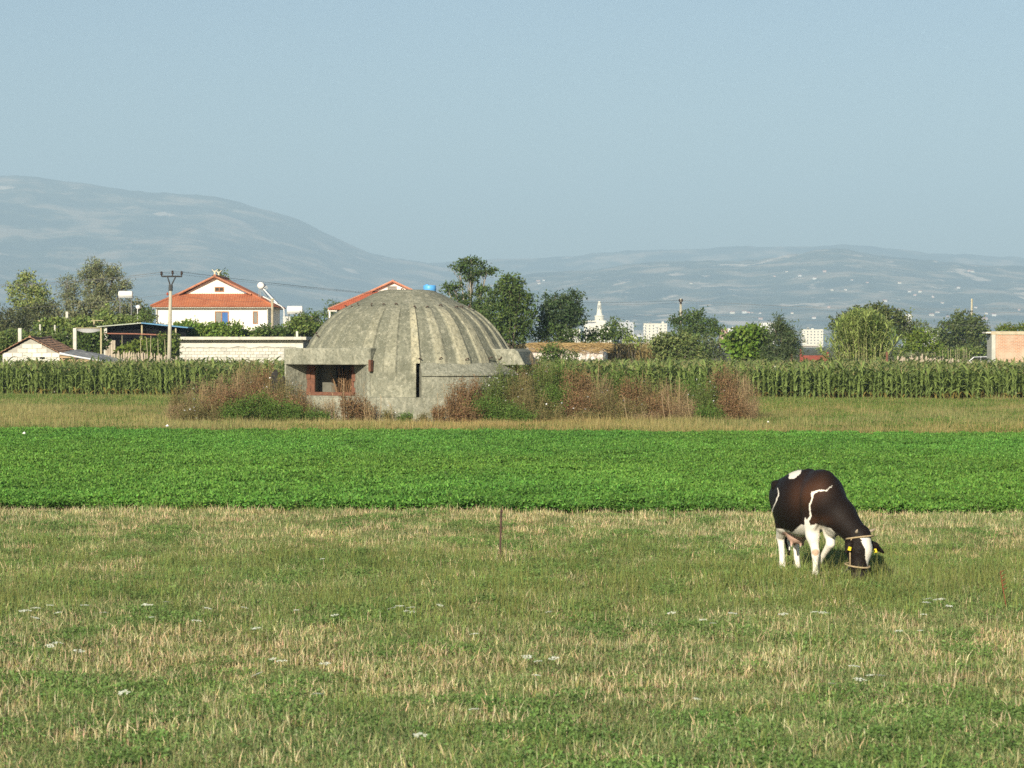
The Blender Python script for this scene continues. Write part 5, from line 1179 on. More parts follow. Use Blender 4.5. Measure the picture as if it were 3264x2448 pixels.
def make_block_building():
    Y = 185; base = np.array([gX(770, Y), Y, 0]); root = empty('block_building', base, 'long low grey block building with flat concrete roof slab', 'building')
    x0, x1 = gX(572, Y), gX(966, Y); zt = gZ(1084, Y)
    mb = MB(base); mb.bb(x0 + .02, x1 - .02, Y + .03, Y + 6, 0, zt); mb.build('wall', MORTAR, root)
    blocks(root, base, x0, x1, Y + .02, 0.0, zt - .45, .41, .21, 8)
    mb = MB(base); g = np.random.default_rng(2); n = 40        # trowelled plaster band with a ragged lower edge
    V = []
    for q in range(n + 1):
        x = x0 + (x1 - x0) * q / n; V += [(x, Y - .025, zt), (x, Y - .03, zt - .34 - g.uniform(0, .07) - .25 * (fbm(np.array([q * .3]), np.array([0.]), 3)[0]))]
    mb.add(V, [(2 * q, 2 * q + 1, 2 * q + 3, 2 * q + 2) for q in range(n)]); o = mb.build('plaster_band', surf('grey_plaster', (0.60, 0.59, 0.52), (0.50, 0.49, 0.43), .9, 2), root); o.modifiers.new('t', 'SOLIDIFY').thickness = .03
    mb = MB(base); mb.bb(gX(557, Y), gX(978, Y), Y - .6, Y + 6.5, gZ(1083.5, Y), gZ(1073.5, Y)); mb.build('roof_slab', surf('slab', (0.56, 0.54, 0.46), (0.42, 0.41, 0.34), .9, 2), root, bevel=.02)
make_block_building()
def make_shed():
    Y = 194; base = np.array([gX(440, Y), Y, 0]); root = empty('open_shed', base, 'dark open shed under a low blue edged tarpaulin roof', 'shed')
    pts = [(310, 1040), (452, 1028), (600, 1043)]
    W = [at(x, y, Y) for x, y in pts]
    for nm, a, b, m in (('roof', W[0], W[1], surf('pale_tarpaulin', (0.40, 0.44, 0.36), (0.30, 0.33, 0.27), .6)), ('roof', W[1], W[2], surf('blue_tarpaulin', (0.10, 0.28, 0.46), (0.07, 0.2, 0.36), .5))):
        mb = MB(base); V = [a - [0, .3, 0], b - [0, .3, 0], b + [0, 6, 0], a + [0, 6, 0]]; V = V + [v - np.array([0, 0, .07]) for v in V]
        mb.add(V, [(0, 1, 2, 3), (7, 6, 5, 4), (0, 4, 5, 1), (1, 5, 6, 2), (2, 6, 7, 3), (3, 7, 4, 0)]); mb.build(nm, m, root)
    x0, x1 = gX(336, Y), gX(590, Y); zr = lambda x: np.interp(x, [w[0] for w in W], [w[2] for w in W]) - .08
    mb = MB(base); xm = W[1][0]; mb.prism([(x0, 0), (x1, 0), (x1, zr(x1)), (xm, zr(xm)), (x0, zr(x0))], lambda u, v, q: (u, q, v), Y + .6, Y + .66); mb.build('dark_interior_sheet', DARKT, root)  # near-black sheet added across the front, painting the shed's shaded interior
    for px, ww, m in ((336, .22, CPOST), (452, .10, POLEWOOD), (560, .1, POLEWOOD)):
        x = gX(px, Y); mb = MB(base); mb.bb(x - ww / 2, x + ww / 2, Y, Y + ww, 0, zr(x)); mb.build('post', m, root)
    mb = MB(base); mb.tube([at(330, 1063, Y - .3), at(430, 1064, Y - .3), at(545, 1069, Y - .3)], .045, 6); mb.build('rail', surf('red_pipe', (0.36, 0.16, 0.10), (0.24, 0.10, 0.07)), root)
    for k, px in enumerate((340, 348, 356, 364)): x = gX(px, Y - .4); mb = MB(base); mb.bb(x - .08, x + .08, Y - .42, Y - .38, 0, gZ(1082 + k, Y)); mb.build('board', PALE_WOOD, root)
    # white awning between post and shed
    Ya = 177; b = np.array([gX(280, Ya), Ya, 0]); r = empty('awning', b, 'white sheet awning stretched beside the dark shed', 'awning'); mb = MB(b); V = []
    for i in range(13):
        u = i / 12; x = 244 + 78 * u; 
        for yy, dy in ((1046, 0), (1052 + 8 * math.sin(math.pi * u) * (1 - .4 * u) + 2, .25)): p = at(x, yy, Ya); V.append(p + np.array([0, dy, 0]))
    mb.add(V, [(2 * i, 2 * i + 1, 2 * i + 3, 2 * i + 2) for i in range(12)]); o = mb.build('sheet', surf('white_sheet', (0.74, 0.75, 0.76), (0.64, 0.65, 0.68), .6), r); o.modifiers.new('t', 'SOLIDIFY').thickness = .02
    mb = MB(b); mb.tube([at(240, 1045.5, Ya), at(324, 1045.5, Ya)], .03, 6); mb.build('bar', POLEWOOD, r)
    mb = MB(b); p = at(322, 1046, Ya); mb.bb(p[0] - .05, p[0] + .05, Ya - .05, Ya + .05, 0, p[2]); mb.build('post', POLEWOOD, r)
    b = np.array([gX(200, 199.5), 199.5, 0]); r = empty('pergola', b, 'wire pergola frame carrying grape vines', 'pergola')
    for x0_, x1_, y in ((120, 330, 1021), (122, 330, 1022.5)): mb = MB(b); mb.tube([at(x0_, y, 200.5), at(x1_, y, 200.5)], .02, 5); mb.build('beam', POLEWOOD, r)
    for x in (126, 300): p = at(x, 1021, 200.5); mb = MB(b); mb.bb(p[0] - .06, p[0] + .06, 200.4, 200.52, 0, p[2]); mb.build('post', POLEWOOD, r)
make_shed()

# ------------------------------------------------------------------ houses
WALL = surf('white_render', (0.80, 0.77, 0.68), (0.75, 0.72, 0.63), .85, .8); FRAME = surf('orange_frame', (0.36, 0.17, 0.08), (0.28, 0.13, 0.06), .6)
PANE = surf('dull_pane', (0.22, 0.22, 0.19), (0.16, 0.16, 0.14), .25, 1, spec=.5); BLUE = surf('blue_curtain', (0.03, 0.13, 0.36), (0.02, 0.09, 0.28), .5, 3); DPANE = surf('dark_pane', (0.03, 0.03, 0.03), (0.02, 0.02, 0.02), .2, spec=.5)
METAL = surf('galvanised', (0.52, 0.54, 0.54), (0.42, 0.44, 0.44), .4, 2, metal=.4); TANK = surf('tank_enamel', (0.70, 0.70, 0.68), (0.60, 0.60, 0.58), .45, 1.5); SOFFIT = surf('soffit', (0.50, 0.49, 0.44), (0.42, 0.41, 0.36), .9)
def corr(n0, n1, per): return np.linspace(n0, n1, max(4, int(abs(n1 - n0) / per * 6)))
def roof_cols(name, root, base, cols, m, per=.2, amp=.03, axis=0):
    """tile roof as columns: cols(s) -> (eave point, top point) ; waves across s"""
    mb = MB(base); V = []
    for s, a, b in cols:
        w = amp * abs(math.sin(math.pi * s / per)); K = 5
        for q in range(K): V.append(np.array(a) + (np.array(b) - np.array(a)) * q / (K - 1) + np.array([0, 0, w]))
    n = len(cols); K = 5
    mb.add(V, [(i * K + q, (i + 1) * K + q, (i + 1) * K + q + 1, i * K + q + 1) for i in range(n - 1) for q in range(K - 1)])
    o = mb.build(name, m, root, smooth=False); s = o.modifiers.new('thick', 'SOLIDIFY'); s.thickness = .05; return o
def window(root, base, x0, x1, y0, y1, Y, panes, frame=FRAME):
    a, b = at(x0, y1, Y), at(x1, y0, Y); f = MB(base); t = .075
    for q in ((a[0], b[0], b[2] - t, b[2]), (a[0], b[0], a[2], a[2] + t), (a[0], a[0] + t, a[2] + t, b[2] - t), (b[0] - t, b[0], a[2] + t, b[2] - t)): f.bb(q[0], q[1], Y - .06, Y + .02, q[2], q[3])
    n = len(panes)
    for i in range(1, n): x = a[0] + (b[0] - a[0]) * i / n; f.bb(x - .03, x + .03, Y - .05, Y + .02, a[2] + t, b[2] - t)
    w = f.build('window', frame, root)
    for i, pm in enumerate(panes):
        p = MB(base); p.bb(a[0] + (b[0] - a[0]) * i / n + .04, a[0] + (b[0] - a[0]) * (i + 1) / n - .04, Y - .015, Y - .005, a[2] + .04, b[2] - .04); p.build('pane', pm, w)
    return w
def make_house():
    Y = 225.0; base = np.array([gX(680, Y), Y, 0]); root = empty('tiled_house', base, 'white house with orange tiled hip roof and small gable', 'house')
    xl, xr = gX(500, Y), gX(856, Y); D = 11.0; ze = 6.18; xm = (gX(480, Y) + gX(872, Y)) / 2 + .08; hw = (gX(872, Y) - gX(480, Y)) / 2; zr = 8.78
    mb = MB(base); mb.bb(xl, xr, Y, Y + D, 0, ze + .1); mb.build('wall', WALL, root)
    mb = MB(base); mb.bb(xl - .35, xr + .3, Y - .42, Y + D + .4, ze - .12, ze - .02); mb.build('soffit', SOFFIT, root)
    pit = (zr - ze) / hw; Yf = Y - .55; Yb = Y + D + .5; gz = 7.32; run = (gz - ze) / pit; Yg = Yf + run; gw = (zr - gz) / pit
    cols = []                                                    # front lower slope
    for s in corr(-hw, hw, .2):
        top = min(gz, ze + (hw - abs(s)) * pit); cols.append((s, (xm + s, Yf, ze), (xm + s, Yf + (top - ze) / pit, top)))
    roof_cols('roof', root, base, cols, TILE)
    for sg in (-1, 1):                                           # side slopes
        cols = []
        for s in corr(Yf, Yb, .2):
            d0 = min(hw, hw); 
            if s < Yg: t = (s - Yf) ; zt = ze + t * pit; xt = hw - t
            else: zt = zr; xt = 0
            if Yb - s < hw * 0: pass
            cols.append((s, (xm + sg * hw, s, ze), (xm + sg * xt, s, zt)))
        roof_cols('roof', root, base, cols, TILE)
        c2 = [(s, (xm + sg * gw * 1.04, s, gz - .05), (xm, s, zr)) for s in corr(Yg - .5, Yg + .1, .2)]
        roof_cols('gable_verge', root, base, c2, TILE)
        mb = MB(base); mb.tube([(xm + sg * hw, Yf, ze + .05), (xm + sg * gw, Yg, gz + .06)], .10, 7); mb.build('hip_ridge', TILE, root)
        mb = MB(base); n = 22
        for q in range(n):                                       # lumpy verge tiles
            a = np.array([xm + sg * gw * 1.06 * (1 - q / n), Yg - .52, gz - .06 + (zr - gz + .06) * q / n]); b = np.array([xm + sg * gw * 1.06 * (1 - (q + 1.1) / n), Yg - .52, gz - .06 + (zr - gz + .06) * (q + 1.1) / n])
            mb.tube([a, b], [.10, .075], 7)
        mb.build('verge_tiles', surf('pale_tile', (0.48, 0.22, 0.13), (0.34, 0.14, 0.08), .8, 3), root)
    mb = MB(base); mb.tube([(xm, Yg - .5, zr + .05), (xm, Yb, zr + .05)], .11, 8); mb.build('ridge', TILE, root)
    mb = MB(base); mb.prism([(-gw, gz - .2), (gw, gz - .2), (0, zr - .08)], lambda u, v, q: (xm + u, q, v), Yg - .05, Yg + .2); mb.build('gable_wall', WALL, root)
    window(root, base, 685, 729, 992, 1041, Y, [PANE, BLUE]); window(root, base, 806, 822, 992, 1032, Y, [PANE]); window(root, base, 684, 714, 914.5, 930, Yg - .06, [DPANE, DPANE])
    mb = MB(base); a = at(690, 992, Y); b = at(727, 996, Y); mb.bb(a[0] + .05, b[0], Y - .03, Y - .016, b[2], a[2] - .05); mb.build('shutter_box', surf('shutter', (0.42, 0.22, 0.11)), root)
    for px in (500, 853): x = gX(px, Y); mb = MB(base); mb.tube([(x, Y - .12, ze - .1), (x, Y - .1, 2.5)], .06, 6); mb.build('downpipe', surf('pale_pipe', (0.62, 0.60, 0.52)), root)
    mb = MB(base); mb.bb(gX(745, Y - 4), gX(820, Y - 4), Y - 4.2, Y - 2.2, 0, gZ(1069, Y - 4)); mb.build('annex', WALL, root)
    mb = MB(base); mb.bb(gX(742, Y - 4), gX(823, Y - 4), Y - 4.4, Y - 2.0, gZ(1069, Y - 4), gZ(1066, Y - 4)); mb.build('annex_roof', TILE, root)
    for k, px in enumerate((676, 708)):                          # little spread-winged ornaments on the ridge
        yy = Yg - .3 + k * 3.0; p = np.array([gX(px, yy) if k else xm, yy, zr + .12]); p[0] = xm + (.0 if k == 0 else .0)
        mb = MB((p[0], p[1], p[2])); mb.tube([p, p + [0, 0, .18], p + [0, -.05, .34]], [.07, .08, .03], 6)
        for sg in (-1, 1): mb.tube([p + [0, 0, .2], p + [sg * .16, 0, .38], p + [sg * .27, 0, .46]], [.05, .04, .01], 5)
        tag(mb.build('eagle_ornament', surf('cream_paint', (0.72, 0.66, 0.50))), 'small cream eagle ornament at the %s of the house ridge' % ('front end' if k == 0 else 'middle'), 'ornament')
    # solar water heater on the right slope
    Yh = 228; c = at(834, 911, Yh); hb = np.array([c[0], Yh, ze + .9]); r = empty('solar_heater', hb, 'solar water heater with white tank on the house roof', 'solar heater'); rad = 11 * Yh / F
    mb = MB(hb); mb.lathe([(.01, -.95), (rad * .85, -.93), (rad, -.86), (rad, .86), (rad * .85, .93), (.01, .95)], (c[0], Yh, c[2]), 24, 'y'); mb.build('tank', TANK, r, smooth=True)
    pa, pb = at(842, 921, Yh), at(886, 968, Yh); mb = MB(hb); d = unit(pb - pa); nn = np.array([d[2], 0, -d[0]]) * .05
    V = [pa + [0, -.9, 0], pb + [0, -.9, 0], pb + [0, .9, 0], pa + [0, .9, 0]]; mb.add([v + nn for v in V] + [v - nn for v in V], [(0, 1, 2, 3), (7, 6, 5, 4), (0, 4, 5, 1), (1, 5, 6, 2), (2, 6, 7, 3), (3, 7, 4, 0)]); mb.build('panel', METAL, r)
    mb = MB(hb)
    for y in (-.8, .8): mb.tube([at(829, 918, Yh) + [0, y, 0], at(828, 945, Yh) + [0, y, -.25]], .03, 5); mb.tube([at(834, 920, Yh) + [0, y, 0], at(868, 958, Yh) + [0, y, -.3]], .025, 5)
    mb.build('stand', METAL, r)
    pts = [at(x, y, Yh - 1) for x, y in ((843, 918), (850, 912), (852, 919), (846, 924))]; mb = MB(hb); mb.tube(pts, .035, 6); mb.build('pipe', surf('white_pipe', (0.75, 0.75, 0.72)), r)
    mb = MB(hb); mb.tube([at(x, y, Yh - 2.5) for x, y in ((838, 945), (870, 962), (895, 975), (905, 985), (907, 1040))], .05, 6); mb.build('hose', surf('white_pipe', (0.75, 0.75, 0.72)), r)
make_house()
def tank(name, label, x0, x1, y0, y1, Y, foot_y=None, m=TANK):
    a, b = at(x0, y1, Y), at(x1, y0, Y); base = np.array([(a[0] + b[0]) / 2, Y, 0]); r = empty(name, base, label, 'tank'); rad = (b[2] - a[2]) / 2; zc = (a[2] + b[2]) / 2; h = (b[0] - a[0]) / 2
    mb = MB(base); mb.lathe([(.01, -h), (rad * .9, -h + .01), (rad, -h + .08), (rad, h - .08), (rad * .9, h - .01), (.01, h)], (base[0], Y, zc), 26, 'x'); mb.build('tank_body', m, r, smooth=True)
    for sx in (-.8, .8):
        for sy in (-.5, .5): mb = MB(base); mb.tube([(base[0] + sx * h, Y + sy * rad, 0), (base[0] + sx * h, Y + sy * rad, zc - rad * .7)], .025, 5); mb.build('leg', surf('grey_iron', (0.2, 0.2, 0.2)), r)
    mb = MB(base)
    for sy in (-.5, .5): mb.tube([(base[0] - h, Y + sy * rad, zc - rad * .95), (base[0] + h, Y + sy * rad, zc - rad * .95)], .035, 5)
    mb.build('cradle', METAL, r)
tank('water_tank', 'white water tank on a stand right of the tiled house', 915, 965, 975, 1001, 220); tank('water_tank', 'stained white water tank on a stand before the big willow', 378, 423, 927, 949, 224)
def small_heater():
    Y = 223; c = at(442, 979, Y); base = np.array([c[0], Y, 0]); r = empty('solar_heater', base, 'small solar heater beside the left tank stand', 'solar heater'); mb = MB(base); mb.lathe([(.01, -.5), (.16, -.48), (.18, -.44), (.18, .44), (.16, .48), (.01, .5)], (c[0], Y, c[2]), 20, 'y'); mb.build('tank', TANK, r, smooth=True)
    mb = MB(base); a, b = at(446, 985, Y), at(460, 999, Y); mb.tube([a, b], .08, 4); mb.build('panel', DARKT, r)
    mb = MB(base); mb.tube([(c[0] - .1, Y, 0), (c[0] - .1, Y, c[2] - .12)], .04, 5); mb.tube([b, (b[0], Y, 0)], .03, 5); mb.build('stand', METAL, r)
small_heater()
def make_house2():
    Y = 238; base = np.array([gX(1240, Y), Y, 0]); root = empty('gable_house', base, 'second house with red tiled gable rising behind the bunker dome', 'house')
    ap = at(1247, 895, Y); el = at(1048, 986, Y); D = 10; T2 = surf('red_roof_tile', (0.46, 0.125, 0.06), (0.36, 0.09, 0.045), .8, 1.3); xm = ap[0]; hw = xm - el[0]; ze = el[2]; zr = ap[2]
    mb = MB(base); mb.bb(xm - hw + .8, xm + hw - .8, Y + .6, Y + D, 0, ze); mb.build('wall', WALL, root)
    gz = gZ(927, Y); pit = (zr - ze) / hw; Yf = Y - .3; Yg = Yf + (gz - ze) / pit; gw = (zr - gz) / pit; Yb = Y + D
    cols = [(q, (xm + q, Yf, ze), (xm + q, Yf + (min(gz, ze + (hw - abs(q)) * pit) - ze) / pit, min(gz, ze + (hw - abs(q)) * pit))) for q in corr(-hw, hw, .2)]; roof_cols('roof', root, base, cols, T2)
    PK = surf('pink_tile', (0.55, 0.27, 0.17), (0.42, 0.17, 0.10), .8, 3)
    for sg in (-1, 1):
        cols = [(q, (xm + sg * hw, q, ze), (xm + sg * (hw - min(q - Yf, Yg - Yf) if q < Yg else 0), q, ze + min(q - Yf, Yg - Yf) * pit if q < Yg else zr)) for q in corr(Yf, Yb, .2)]; roof_cols('roof', root, base, cols, T2)
        cols = [(q, (xm + sg * gw, q, gz), (xm, q, zr)) for q in corr(Yg - .4, Yg + .1, .2)]; roof_cols('gable_verge', root, base, cols, T2)
        mb = MB(base); a0 = np.array([xm + sg * hw, Yf, ze + .05]); a1 = np.array([xm + sg * gw, Yg, gz + .06]); n = 20
        for q in range(n): mb.tube([a0 + (a1 - a0) * q / n, a0 + (a1 - a0) * (q + 1.1) / n], [.11, .08], 6)
        a0 = np.array([xm + sg * gw, Yg - .42, gz + .04]); a1 = np.array([xm, Yg - .42, zr + .05])
        for q in range(10): mb.tube([a0 + (a1 - a0) * q / 10, a0 + (a1 - a0) * (q + 1.1) / 10], [.11, .08], 6)
        mb.build('verge_tiles', PK, root)
    mb = MB(base); mb.prism([(-gw, gz - .1), (gw, gz - .1), (0, zr - .06)], lambda u, v, q: (xm + u, q, v), Yg - .05, Yg + .2); mb.build('gable_wall', WALL, root)
    mb = MB(base); mb.tube([(xm, Yg - .4, zr + .06), (xm, Yb, zr + .06)], .11, 7); mb.build('ridge', T2, root)
    window(root, base, 1235, 1264, 912, 923, Yg - .06, [PANE, PANE], surf('grey_frame', (0.3, 0.28, 0.25)))
    mb = MB(base); a = at(1045, 987, Y); mb.bb(a[0], a[0] + .8, Y - .1, Y + 2, a[2] - .15, a[2]); mb.build('eave_box', WALL, root)
    mb = MB(base); mb.bb(a[0] + .08, a[0] + .22, Y, Y + .2, 0, a[2] - .15); mb.build('eave_post', WALL, root)
    Yt = 232; a, b = at(1349, 934, Yt), at(1390, 910, Yt); bs = np.array([(a[0] + b[0]) / 2, Yt, 0]); r = empty('plastic_tank', bs, 'bright blue plastic water tank showing over the bunker dome', 'tank'); w = (b[0] - a[0]) / 2; h = b[2] - a[2]
    bl = surf('blue_plastic', (0.10, 0.38, 0.78), (0.08, 0.32, 0.68), .4); mb = MB(bs); mb.lathe([(w * .9, a[2]), (w, a[2] + .06), (w, b[2] - .05), (w * .92, b[2] + .02), (w * .3, b[2] + .03)], (bs[0], Yt, 0), 22); mb.build('tank_body', bl, r, smooth=True)
    mb = MB(bs); c = at(1361, 908, Yt); mb.lathe([(.16, b[2]), (.16, c[2] + .02), (.1, c[2] + .05)], (c[0], Yt, 0), 12); mb.build('lid', bl, r)
    for sx in (-.7, .7): mb = MB(bs); mb.tube([(bs[0] + sx * w, Yt, 0), (bs[0] + sx * w, Yt, a[2])], .05, 6); mb.build('leg', METAL, r)
make_house2()
def make_brick():
    Y = 160; x0, x1 = gX(3160, Y), gX(3420, Y); base = np.array([x0, Y, 0]); root = empty('brick_building', base, 'unfinished red brick building with grey concrete corner column', 'building'); zt = gZ(1056, Y)
    m, nt, N, L, B = _mat('red_brick'); tc = N.new('ShaderNodeTexCoord'); mp = N.new('ShaderNodeMapping'); mp.inputs['Rotation'].default_value = (math.pi / 2, 0, 0); L.new(tc.outputs['Object'], mp.inputs[0])
    br = N.new('ShaderNodeTexBrick'); br.inputs['Scale'].default_value = 1.0; br.inputs['Brick Width'].default_value = .25; br.inputs['Row Height'].default_value = .085; br.inputs['Mortar Size'].default_value = .012
    br.inputs['Color1'].default_value = (0.46, 0.24, 0.14, 1); br.inputs['Color2'].default_value = (0.36, 0.19, 0.12, 1); br.inputs['Mortar'].default_value = (0.46, 0.40, 0.31, 1); L.new(mp.outputs[0], br.inputs['Vector'])
    nz = N.new('ShaderNodeTexNoise'); nz.inputs['Scale'].default_value = 1.1; nz.inputs['Detail'].default_value = 6; L.new(tc.outputs['Object'], nz.inputs['Vector']); rp = N.new('ShaderNodeValToRGB'); rp.color_ramp.elements[0].position = .45; rp.color_ramp.elements[1].position = .7; L.new(nz.outputs[0], rp.inputs[0])
    mx = N.new('ShaderNodeMixRGB'); mx.inputs[2].default_value = (0.46, 0.38, 0.28, 1); L.new(rp.outputs[0], mx.inputs[0]); L.new(br.outputs[0], mx.inputs[1]); L.new(mx.outputs[0], B.inputs['Base Color']); B.inputs['Roughness'].default_value = .95
    mb = MB(base); mb.bb(x0 + .23, x1, Y + .04, Y + 1.6, .5, zt - .2); mb.build('wall', m, root); mb = MB(base); mb.bb(x0 + .02, x0 + .25, Y, Y + 1.6, .5, zt - .19); mb.build('column', surf('col_conc', (0.48, 0.49, 0.43), (0.38, 0.39, 0.34)), root)
    mb = MB(base); mb.bb(x0, x1, Y - .01, Y + 1.62, zt - .2, zt); mb.build('ring_beam', surf('lime_stained', (0.50, 0.44, 0.32), (0.34, 0.28, 0.18), .9, 5), root); mb = MB(base); mb.bb(x0 + .0, x1, Y - .03, Y + 1.65, 0, .52); mb.build('base_wall', CPOST, root)
    mb = MB(base); mb.bb(gX(3144, Y), x0 - .002, Y + .1, Y + 1.4, zt - .12, zt - .04); mb.build('slab_stub', WHITE, root)
    for k in range(7):
        x = 3185 + 14 * k; V, Q, C = weed_mesh(.28 + .25 * (k % 3) / 2, .3, 12, 130, BG2, WG, 900 + k, .14, .07); o = obj('roof_weed', npmesh('roof_weed', V, Q, WEED, C), loc=(gX(x, Y + .8), Y + .8, zt)); tag(o, 'tuft of green weeds growing on the brick building top', 'weed', 'weeds on the brick building')
make_brick()
def make_car():
    Y = 298; px = lambda x: gX(x, Y); base = np.array([px(3110), Y, 0]); root = empty('parked_car', base, 'silver grey hatchback parked behind the paling fence', 'car')
    side = [(-2.0, .35), (2.0, .35), (2.05, .75), (1.9, 1.0), (1.0, 1.05), (.35, 1.62), (-1.2, 1.68), (-1.9, 1.1), (-2.05, .8)]
    body = surf('silver_paint', (0.56, 0.57, 0.58), (0.50, 0.51, 0.52), .3, 1, spec=.6, metal=.3); glass = surf('car_glass', (0.015, 0.018, 0.02), (0.01, 0.012, 0.014), .08, spec=.7)
    mb = MB(base); mb.prism([(-u, v) for u, v in side], lambda u, v, q: (base[0] + u, Y + q, v + .02), -.85, .85); mb.build('body', body, root, bevel=.06)
    for sg in (-1, 1):
        mb = MB(base); mb.prism([(-.88, 1.08), (-.34, 1.55), (.38, 1.58), (.38, 1.08)], lambda u, v, q: (base[0] + u, Y + q, v + .02), sg * .86 - .01, sg * .86 + .01); mb.build('side_window', glass, root)
        mb = MB(base); mb.prism([(.46, 1.08), (.46, 1.58), (1.1, 1.58), (1.6, 1.12)], lambda u, v, q: (base[0] + u, Y + q, v + .02), sg * .86 - .01, sg * .86 + .01); mb.build('side_window', glass, root)
    mb = MB(base); mb.prism([(-1.0, 1.08), (-.38, 1.62), (-.36, 1.66), (-1.06, 1.1)], lambda u, v, q: (base[0] + u, Y + q, v + .03), -.72, .72); mb.build('windscreen', glass, root)
    for ux in (-1.25, 1.3):
        for sg in (-1, 1):
            mb = MB(base); mb.lathe([(.01, -.1), (.3, -.1), (.33, -.06), (.33, .06), (.3, .1), (.01, .1)], (base[0] + ux, Y + sg * .8, .33), 18, 'y'); w = mb.build('wheel', surf('tyre', (0.02, 0.02, 0.02)), root); mb = MB(base); mb.lathe([(.01, -.01), (.2, -.01), (.2, .01), (.01, .01)], (base[0] + ux, Y + sg * .905, .33), 14, 'y'); mb.build('rim', METAL, w)
make_car()
def make_gate():
    Y = 205; base = np.array([gX(2595, Y), Y, 0]); root = empty('red_gate', base, 'dark red sheet metal gate between two posts beyond the maize', 'gate'); red = surf('red_paint', (0.25, 0.055, 0.035), (0.17, 0.04, 0.028), .7, 2)
    mb = MB(base); mb.bb(gX(2557, Y), gX(2636, Y), Y, Y + .05, .2, gZ(1133, Y)); mb.build('panel', red, root)
    for x, y in ((2553, 1112), (2638, 1122)): xx = gX(x, Y); mb = MB(base); mb.bb(xx - .08, xx + .08, Y - .03, Y + .1, 0, gZ(y, Y)); mb.build('post', red, root)
    mb = MB(base); mb.tube([at(2553, 1104, Y), at(2610, 1104, Y)], .03, 5); mb.tube([at(2553, 1103, Y), at(2553, 1115, Y)], .03, 5); mb.build('rail', RUSTD, root)
    x = gX(2523, Y); mb = MB((x, Y, 0)); mb.bb(x - .07, x + .07, Y, Y + .12, 0, gZ(1118, Y)); tag(mb.build('gate_post', RUST), 'rusty post standing left of the red gate', 'post')
make_gate()
def make_hay():
    Y = 172; base = np.array([gX(1808, Y), Y, 0]); root = empty('hay_pile', base, 'straw topped hay pile wrapped in torn shiny plastic', 'hay pile'); x0, x1 = gX(1668, Y), gX(1936, Y); zt = gZ(1096, Y)
    g = np.random.default_rng(6); n, mseg = 64, 30; V = []; th = np.linspace(0, math.pi, mseg)
    for i in range(n + 1):
        u = i / n; x = x0 + (x1 - x0) * u; e = min(1, (min(u, 1 - u) / .06) ** .5) if min(u, 1 - u) < .06 else 1; e = max(e, .3)
        for j, t in enumerate(th):
            sq = 1 / max(abs(math.cos(t)), abs(math.sin(t))) ** .6; yy = -math.cos(t) * 1.8 * sq * e; z = math.sin(t) * zt * sq * (.75 + .25 * e); z = min(z, zt)
            nzv = (fbm(np.array([u * 22 + t]), np.array([t * 5.]), 3)[0] - .5) * .38 + (fbm(np.array([u * 60.]), np.array([t * 14.]), 9)[0] - .5) * .16; V.append((x + nzv * .4, Y + yy * (1 + nzv * .25), max(0, z + nzv * .55 - .1)))
    mb = MB(base); mb.add(V, [(i * mseg + j, (i + 1) * mseg + j, (i + 1) * mseg + j + 1, i * mseg + j + 1) for i in range(n) for j in range(mseg - 1)] + [tuple(range(mseg))[::-1], tuple(range(n * mseg, (n + 1) * mseg))])
    m, nt, N, L, B = _mat('torn_plastic'); tc = N.new('ShaderNodeTexCoord'); nz = N.new('ShaderNodeTexNoise'); nz.inputs['Scale'].default_value = 3.2; nz.inputs['Detail'].default_value = 7; L.new(tc.outputs['Object'], nz.inputs['Vector'])
    rp = N.new('ShaderNodeValToRGB'); e = rp.color_ramp.elements; e[0].position = .38; e[0].color = (0.30, 0.24, 0.19, 1); e[1].position = .66; e[1].color = (0.62, 0.58, 0.54, 1); L.new(nz.outputs[0], rp.inputs[0]); L.new(rp.outputs[0], B.inputs['Base Color']); B.inputs['Roughness'].default_value = .28; B.inputs['Specular IOR Level'].default_value = .6
    bp = N.new('ShaderNodeBump'); bp.inputs['Distance'].default_value = .06; n2 = N.new('ShaderNodeTexNoise'); n2.inputs['Scale'].default_value = 9; n2.inputs['Detail'].default_value = 5; L.new(tc.outputs['Object'], n2.inputs['Vector']); L.new(n2.outputs[0], bp.inputs['Height']); L.new(bp.outputs[0], B.inputs['Normal'])
    mb.build('plastic_sheet', m, root)
    k = 4200; P = np.stack([g.uniform(x0 + .1, x1 - .1, k), Y + g.uniform(-1.75, 1.6, k), np.full(k, zt - .12)], 1); P[:, 2] -= np.clip(-(P[:, 1] - Y) - 1.1, 0, 1) ** 1.2 * .75 - g.uniform(0, .14, k); a = g.normal(0, .5, k); A = np.stack([np.cos(a), np.sin(a) * .4, g.normal(-.08, .16, k)], 1); S = unit(np.cross(A, g.normal(size=(k, 3))))
    Vv, Q = rhombs(P, unit(A), S, g.uniform(.25, .7, k), .028); C = np.repeat(np.clip(np.array([0.46, 0.33, 0.15]) * g.uniform(.6, 1.3, (k, 1)), 0, .7), 4, 0); o = obj('straw', npmesh('straw', Vv - base, Q, WEED, C), root); o['kind'] = 'stuff'
make_hay()

